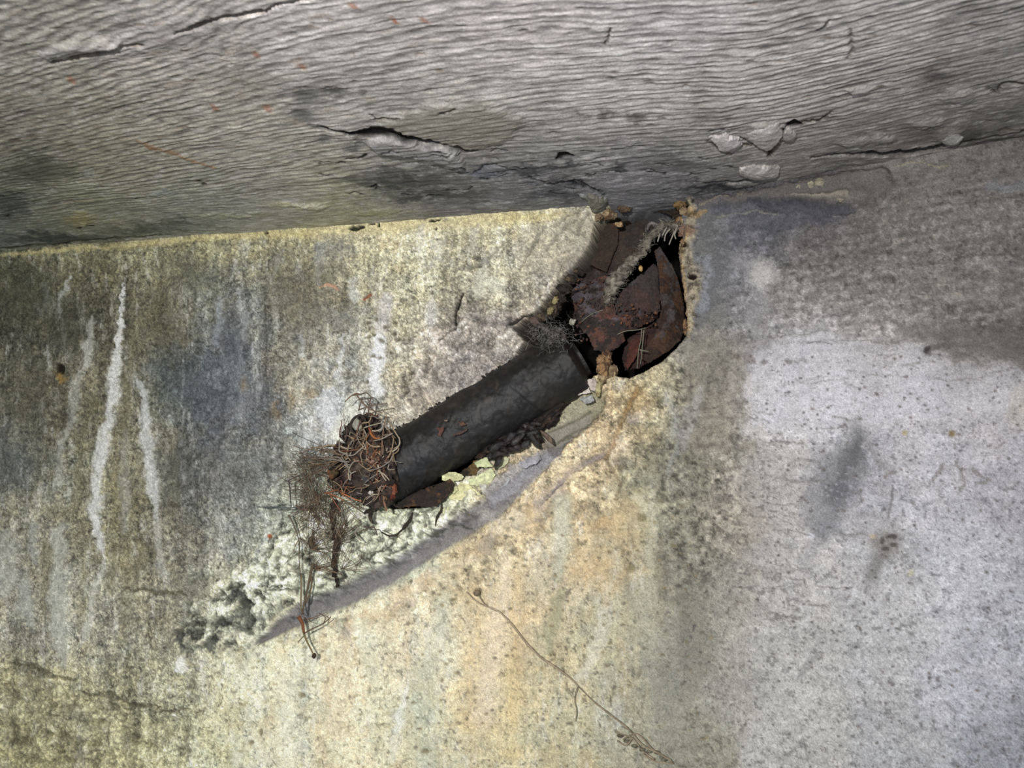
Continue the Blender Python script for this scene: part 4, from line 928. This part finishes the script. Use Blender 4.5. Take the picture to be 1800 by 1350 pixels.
# ================================================================== DUSTY STRAND AND TUFT
ds = thing('dust_strand', 'grey strand of dusty cobweb and lint hanging across the rusted socket', 'cobweb', wp(1120, 460, .0))
path = [(1192,398),(1178,396),(1160,402),(1146,414),(1134,432),(1122,448),(1106,464),(1092,484),(1078,500),(1070,518),(1066,534)]
pw = [5,9,11,11,13,13,15,18,18,14,8]
pp = [wp(x, y, .004 - .0) for x, y in path]
V, F = tube_t(pp, [v * .62 * MPP for v in pw], 14, 8)
dsp = fbm3(V, 260, 4, 33) - .5
ctr_ = np.array([pp[np.argmin([np.linalg.norm(v - p_) for p_ in pp])] for v in V])
V = ctr_ + (V - ctr_) * (1 + 2.6 * dsp)[:, None]
part('matted_core', V, F, colmix(V, 180, 5, [(112,106,96),(138,132,120),(78,72,66)]), M_FIBRE, ds)
def on_strand(r):
    t_ = r.uniform(0, len(path) - 1.01); i_ = int(t_); f_ = t_ - i_
    p = pp[i_] * (1 - f_) + pp[i_ + 1] * f_; w_ = (pw[i_] * (1 - f_) + pw[i_ + 1] * f_) * .7 * MPP
    d = np.array([r.gauss(0, 1), r.gauss(0, .6), r.gauss(0, 1)]); d /= np.linalg.norm(d)
    return p + d * w_ * .6, d
V, F, cc_ = fibres(on_strand, 640, .012, .00022, [(150,144,132),(118,110,98),(96,88,78)], curl=.9, seed=3)
part('fibre', V, F, cc_, M_FIBRE, ds, kind='stuff')
V, F = lump(wp(1126, 472, .006), (.0025, .002, .0035), 8, .3, 3); part('seed', V, F, colmix(V, 200, 3, [(176,146,96),(140,108,66)]), M_TWIG, ds, 'tan seed caught in the strand')
V, F = tube_t([wp(1138,405,.002), wp(1140,396,.003), wp(1146,392,.004), wp(1156,396,.003), wp(1166,396,.002)], [.001,.0022,.0022,.002,.001], 7, 3)
part('curled_lint', V, F, colmix(V, 200, 3, [(92,88,86),(120,116,112)]), M_FIBRE, ds)
out = []
for a_ in [[(1178,402),(1170,412),(1168,424)],[(1186,406),(1180,420),(1176,430)],[(1172,400),(1164,414)],[(1190,400),(1186,412),(1188,420)],[(1160,410),(1156,425)]]:
    out.append(tube_t([wp(x, y, .006) for x, y in a_], [.0012] + [.0008] * (len(a_) - 1), 5, 3) + ((142,136,126),))
V, F, cc_ = merge(out); part('lint_fingers', V, F, cc_, M_FIBRE, ds)

dt = thing('dust_tuft', 'grey tuft of dust and web draped over the upper end of the pipe', 'cobweb', wp(968, 580, .04))
def on_tuft(r):
    x = r.gauss(968, 17); y = r.gauss(584, 11) + abs(r.gauss(0, 6))
    return wp(x, y, R0 + .002 - abs(y - 600) * .0001), (r.gauss(0, 1), -.2, r.gauss(-.3, 1))
V, F, cc_ = fibres(on_tuft, 420, .013, .00018, [(112,110,108),(80,77,75),(140,138,134),(60,57,55)], curl=.5, seed=5)
part('fibre', V, F, cc_, M_FIBRE, dt, kind='stuff')
def on_tuft2(r):
    return wp(r.gauss(1050, 36), r.gauss(520, 22), .004), (r.gauss(0, 1), -.1, r.gauss(0, 1))
V, F, cc_ = fibres(on_tuft2, 160, .016, .00016, [(98,90,86),(78,70,66)], curl=.5, seed=6); 
part('fibre', V, F, cc_, M_FIBRE, so, 'fine web over the rust', kind='stuff')
for k, a_ in enumerate([(958,577,7,5),(972,586,8,6),(982,580,6,5),(966,598,5,8),(948,572,7,4),(990,592,4,7)]):
    V, F = lump(wp(a_[0], a_[1], R0 + .001), (a_[2] * MPP, .002, a_[3] * MPP), 300 + k, .7, 3, 0, 2.5); part('dust_clump', V, F, colmix(V, 250, k, [(78,74,72),(108,104,102),(56,50,48)]), M_FIBRE, dt)

# white web threads hanging in the socket
wt = thing('web_thread', 'pale cobweb threads hanging in front of the lower socket plates', 'cobweb', wp(1125, 610, -.01))
for k, a_ in enumerate([[(1128,578),(1126,600),(1122,620),(1120,648)],[(1085,588),(1100,582),(1120,580),(1135,576)],[(1124,615),(1140,618)],[(1060,545),(1040,552),(1022,566)],[(1132,580),(1129,610),(1126,640)]]):
    V, F = tube_t([wp(x, y, -.006) for x, y in a_], [.0007] + [.0005] * (len(a_) - 1), 5, 4); part('thread', V, F, np.tile((118., 116, 100), (len(V), 1)), M_FIBRE, wt)

# ================================================================== NEST OF TWIGS
ne = thing('twig_nest', 'tangled clump of dry twigs plugging the lower end of the pipe, tail hanging down', 'nest', wp(640, 820, .02))
TW = [(108,94,78),(124,108,88),(90,76,64),(138,120,96),(82,70,62),(114,86,68)]
RW = [(112,76,56),(128,84,58),(96,64,50)]
for k, (x, y, w_, h_, o_) in enumerate([(640,775,34,30,.012),(655,815,34,34,.030),(620,820,34,30,.008),(642,852,36,24,.024),(605,800,20,20,.006),(668,785,24,34,.034),(682,818,15,26,.040),(662,872,24,18,.034),(672,845,22,22,.038),(648,742,20,16,.012),(600,840,18,20,.006),(684,868,11,16,.040)]):
    V, F = lump(wp(x, y, o_), (w_ * MPP, .016, h_ * MPP), 400 + k, .8, 4, rnd.uniform(-30, 30), 2.4)
    part('soil_clump', V, F, colmix(V, 130, k, [(46,37,33),(68,52,45),(26,22,20),(88,74,64)]), M_RUST, ne)
for k, (x, y, w_, h_) in enumerate([(628,746,8,10),(690,862,7,9),(688,872,6,5),(652,866,4,4),(655,812,5,4),(585,832,9,8)]):
    c = [[(150,150,136),(120,122,110)],[(120,66,46),(150,98,74)],[(128,54,40),(96,44,34)],[(210,206,200)],[(150,120,112)],[(100,66,40),(70,60,40)]][k]
    V, F = lump(wp(x, y, .034 if x < 645 else .050), (w_ * MPP, .005, h_ * MPP), 440 + k, .7, 3, 0, 2.4); part('debris_bit', V, F, colmix(V, 180, k, c), M_RUST, ne, 'orange-red flake in the nest' if k == 1 else None)
ntw = 0
def twig(pts, r0=.0006, col=None, off=.03, sub=3, ns=5, name='twig'):
    global ntw
    ntw += 1
    o_ = off if hasattr(off, '__len__') else [off + rnd.uniform(-.002, .002) for _ in pts]
    V, F = tube_t([wp(p_[0], p_[1], q_) for p_, q_ in zip(pts, o_)], np.linspace(r0, r0 * .6, len(pts)), ns, sub)
    part(name, V, F, np.tile(np.array(col or rnd.choice(TW), float), (len(V), 1)), M_TWIG, ne)
# the twigs one can follow singly
for pts, r0, c in [([(618,695),(632,694),(645,691),(655,702)], .0011, (104,94,80)), ([(628,696),(640,710),(652,720),(672,726)], .0010, (112,90,74)), ([(632,720),(655,713),(681,709)], .0010, (108,92,78)),
 ([(630,722),(634,708),(638,700)], .0009, (106,84,70)), ([(645,700),(655,714)], .0008, (100,84,70)), ([(683,740),(693,757),(704,778),(690,790),(672,800)], .0009, (148,130,108)), ([(680,750),(690,768),(697,782)], .0010, (120,98,78)),
 ([(640,752),(655,747),(672,743)], .0009, (150,144,126)), ([(672,800),(672,770),(676,745),(679,729)], .0009, (132,104,84)), ([(700,784),(700,792),(690,800)], .0009, (146,122,96)),
 ([(617,768),(622,771),(636,772),(640,756),(636,748)], .0010, (150,122,96)), ([(648,742),(652,760),(640,775),(628,788)], .0009, (120,100,76)), ([(668,790),(666,806),(658,816)], .0010, (150,118,88)),
 ([(675,808),(684,820),(692,834)], .0013, (108,108,112)), ([(650,760),(658,770),(668,770)], .0010, (168,108,60)), ([(648,752),(655,765),(662,770)], .0012, (136,78,50)),
 ([(622,806),(630,818),(640,824),(646,832)], .0014, (150,110,84)), ([(624,815),(628,830),(622,842)], .0012, (160,124,92)), ([(610,803),(580,806),(548,806),(530,800)], .0006, (136,116,88)),
 ([(610,805),(585,812),(558,816),(542,812)], .0006, (138,118,88)), ([(609,806),(595,820),(580,832)], .0006, (132,112,80)), ([(618,798),(595,793),(570,790),(545,786)], .0006, (118,94,76)), ([(614,792),(590,786),(560,785),(530,796),(524,798)], .0007, (110,84,64)),
 ([(508,846),(510,862),(511,880),(512,890)], .0010, (66,62,60)), ([(506,846),(520,838),(534,832)], .0007, (84,72,66)), ([(480,893),(500,893),(522,892)], .0010, (86,92,96)), ([(520,888),(530,896),(545,892)], .0008, (96,78,66)),
 ([(632,768),(620,760),(616,748),(622,736),(634,730),(642,738),(644,752)], .0022, (48,42,38)), ([(675,870),(676,885),(680,898)], .0018, (132,96,74)), ([(664,840),(665,860),(668,880)], .0009, (116,78,70)), ([(677,812),(674,840),(672,868)], .0008, (120,78,66)), ([(632,870),(612,866),(592,862),(570,868)], .0009, (150,82,50)), ([(600,866),(625,878),(645,882),(652,880)], .0009, (168,104,66)),
 ([(572,866),(590,872),(605,880)], .0008, (160,96,60)), ([(580,870),(590,885),(600,900)], .0007, (150,96,66)),
 ([(508,905),(516,922),(523,940),(526,955)], .0010, (92,82,70)), ([(526,955),(526,985),(528,1010),(530,1035)], .0007, (98,88,72)), ([(530,1010),(530,1035),(529,1060),(530,1075)], .0013, (116,106,80)), ([(550,990),(546,1010),(541,1035),(535,1060),(531,1080)], .0018, (90,78,60)),
 ([(545,1005),(548,1030),(538,1060)], .0012, (104,90,66)), ([(525,1084),(532,1096),(534,1112)], .0026, (118,72,46)), ([(534,1112),(540,1128),(547,1142),(551,1150)], .0013, (116,104,72)), ([(534,1114),(548,1106),(565,1098),(576,1090),(582,1084)], .0009, (96,80,66)), ([(568,1097),(572,1085),(560,1078)], .0007, (90,76,62)),
 ([(536,1116),(528,1124),(524,1130)], .0007, (110,100,76)), ([(552,993),(580,1002),(600,1010)], .0007, (110,90,72)), ([(546,965),(570,972),(580,985)], .0007, (112,92,74))]:
    twig(pts, r0, c, (.032 if pts[0][1] < 880 else .026) + .018 * min(1, max(0, (max(p[0] for p in pts) - 630) / 40)), 3)
V, F = lump(wp(552, 1153, .026), (.0026, .0024, .0032), 9, .3, 3); part('bud', V, F, colmix(V, 200, 3, [(54,40,34),(80,60,44)]), M_TWIG, ne, 'dark bud at the tip of the tail')
# hubs with rays (dry flower heads)
hubs = [((610,804), 180, 60, 26, 95), ((545,890), -90, 140, 28, 62), ((581,830), 200, 200, 12, 44), ((548,965), 60, 120, 16, 60), ((586,955), 45, 70, 24, 70), ((527,945), -80, 90, 8, 50), ((550,1000), 20, 90, 10, 50), ((560,880), 150, 160, 14, 60), ((600,1000), 60, 120, 8, 50), ((536,1090), 60, 160, 7, 40), ((600,880), -60, 120, 12, 70)]
for (hx, hy), ang, spr, n_, L in hubs:
    for k in range(n_):
        a = math.radians(ang + rnd.uniform(-spr / 2, spr / 2)); l = L * rnd.uniform(.4, 1.1)
        mx = hx + l * .5 * math.cos(a) + rnd.uniform(-3, 3); my = hy - l * .5 * math.sin(a) + rnd.uniform(-3, 3)
        o0 = .030 if hy < 880 else .024
        twig([(hx, hy), (mx, my), (hx + l * math.cos(a), hy - l * math.sin(a))], rnd.uniform(.00028, .0005), None, [o0, o0 + rnd.uniform(-.008, .008), o0 + rnd.uniform(-.016, .010)], 2, 4)
# curled twigs over the body
for k in range(150):
    x = min(690, rnd.gauss(646, 26)); y = rnd.gauss(812, 38); a = rnd.uniform(0, 6.28); pts = [(x, y)]
    for j in range(3):
        a += rnd.gauss(0, .6); s_ = rnd.uniform(6, 15); pts.append((min(706, pts[-1][0] + s_ * math.cos(a)), pts[-1][1] + s_ * math.sin(a)))
    twig(pts, rnd.uniform(.0005, .0012), rnd.choice(TW + RW + [(142,134,122),(124,118,110),(164,152,132),(150,130,104)] * 2), rnd.uniform(.034, .044) + .016 * min(1, max(0, (x - 630) / 40)), 3)
# dark stalk of the tail
V, F = tube_t([wp(590,880,.024), wp(583,905,.024), wp(587,930,.022), wp(592,955,.022), wp(588,985,.020), wp(590,1015,.018), wp(594,1032,.016)], [.004,.0035,.003,.0042,.0026,.0018,.0012], 9, 6)
V = V + ((fbm3(V, 300, 3, 5) - .5) * .006)[:, None]
part('stalk', V, F, colmix(V, 150, 5, [(40,30,26),(64,48,38)]), M_RUST, ne, 'dark rotten stalk of the tail')
V, F = tube_t([wp(556,968,.022), wp(548,960,.024), wp(545,950,.026), wp(550,943,.026)], [.001,.0032,.0028,.0006], 7, 4); part('curled_leaf', V, F, colmix(V, 150, 6, [(70,64,54),(96,84,66)]), M_TWIG, ne)
# fine root hair too many to count
def on_ring(r):
    k = r.random()
    if k < .45: a = r.uniform(1.6, 4.4); rr_ = r.uniform(30, 62); x = 578 + rr_ * math.cos(a); y = 842 + rr_ * .95 * math.sin(a)
    elif k < .75: x = r.gauss(578, 24); y = r.gauss(935, 38)
    else: x = r.gauss(640, 30); y = r.gauss(815, 38)
    return wp(x, y, r.uniform(.016, .032)), (r.gauss(0, 1), r.gauss(0, .25), r.gauss(0, 1))
V, F, cc_ = fibres(on_ring, 620, .030, .00027, [(120,106,88),(96,84,72),(140,126,104),(84,76,68),(112,90,72)], curl=.24, seed=8)
part('fine_roots', V, F, cc_, M_TWIG, ne, kind='stuff')

# ================================================================== LONG THREAD DOWN THE WALL
lt = thing('hanging_root', 'thin dry brown rootlet hanging across the cream wall below the pipe', 'root', wp(1000, 1180, .012))
seg = [(820,1040),(836,1056),(856,1066),(876,1074),(900,1098),(925,1130),(950,1155),(975,1172),(1000,1190),(1016,1206)]
V, F = tube_t([wp(x, y, .010) for x, y in seg], [.0006,.0007,.0009,.0009,.0011,.0011,.0011,.0012,.001,.0007], 7, 4)
part('root_strand', V, F, colmix(V, 160, 5, [(150,134,112),(166,150,126)]), M_TWIG, lt)
for pts, rr_ in [([(840,1044),(852,1062),(872,1074)], .0006), ([(1016,1206),(1010,1228),(1014,1250),(1011,1268)], .0005), ([(1045,1235),(1075,1258),(1105,1282),(1130,1310),(1160,1325),(1182,1340)], .0010), ([(1095,1300),(1120,1290),(1150,1320),(1180,1336)], .0008), ([(1085,1302),(1100,1310),(1112,1296)], .0009),
                 ([(1016,1206),(1030,1220),(1048,1238)], .0006), ([(1130,1325),(1150,1338),(1184,1342)], .0010), ([(1090,1290),(1112,1298),(1128,1318),(1150,1335)], .0009)]:
    V, F = tube_t([wp(x, y, .010) for x, y in pts], rr_, 6, 4); part('side_root', V, F, colmix(V, 160, 5, [(142,128,106),(118,108,90)]), M_TWIG, lt)
V, F = lump(wp(838, 1042, .010), (.0038, .003, .0036), 12, .3, 3); part('root_knot', V, F, colmix(V, 160, 5, [(118,104,84),(92,80,66)]), M_TWIG, lt)
for k in range(7):
    V, F = lump(wp(rnd.uniform(1088, 1170), 0, .010) * 0 + wp(1090 + k * 13, 1296 + k * 6 + rnd.uniform(-4, 4), .008), (.0035, .002, .002), 20 + k, .5, 2); part('debris_bit', V, F, colmix(V, 160, 5, [(112,108,92),(84,78,66)]), M_TWIG, lt)
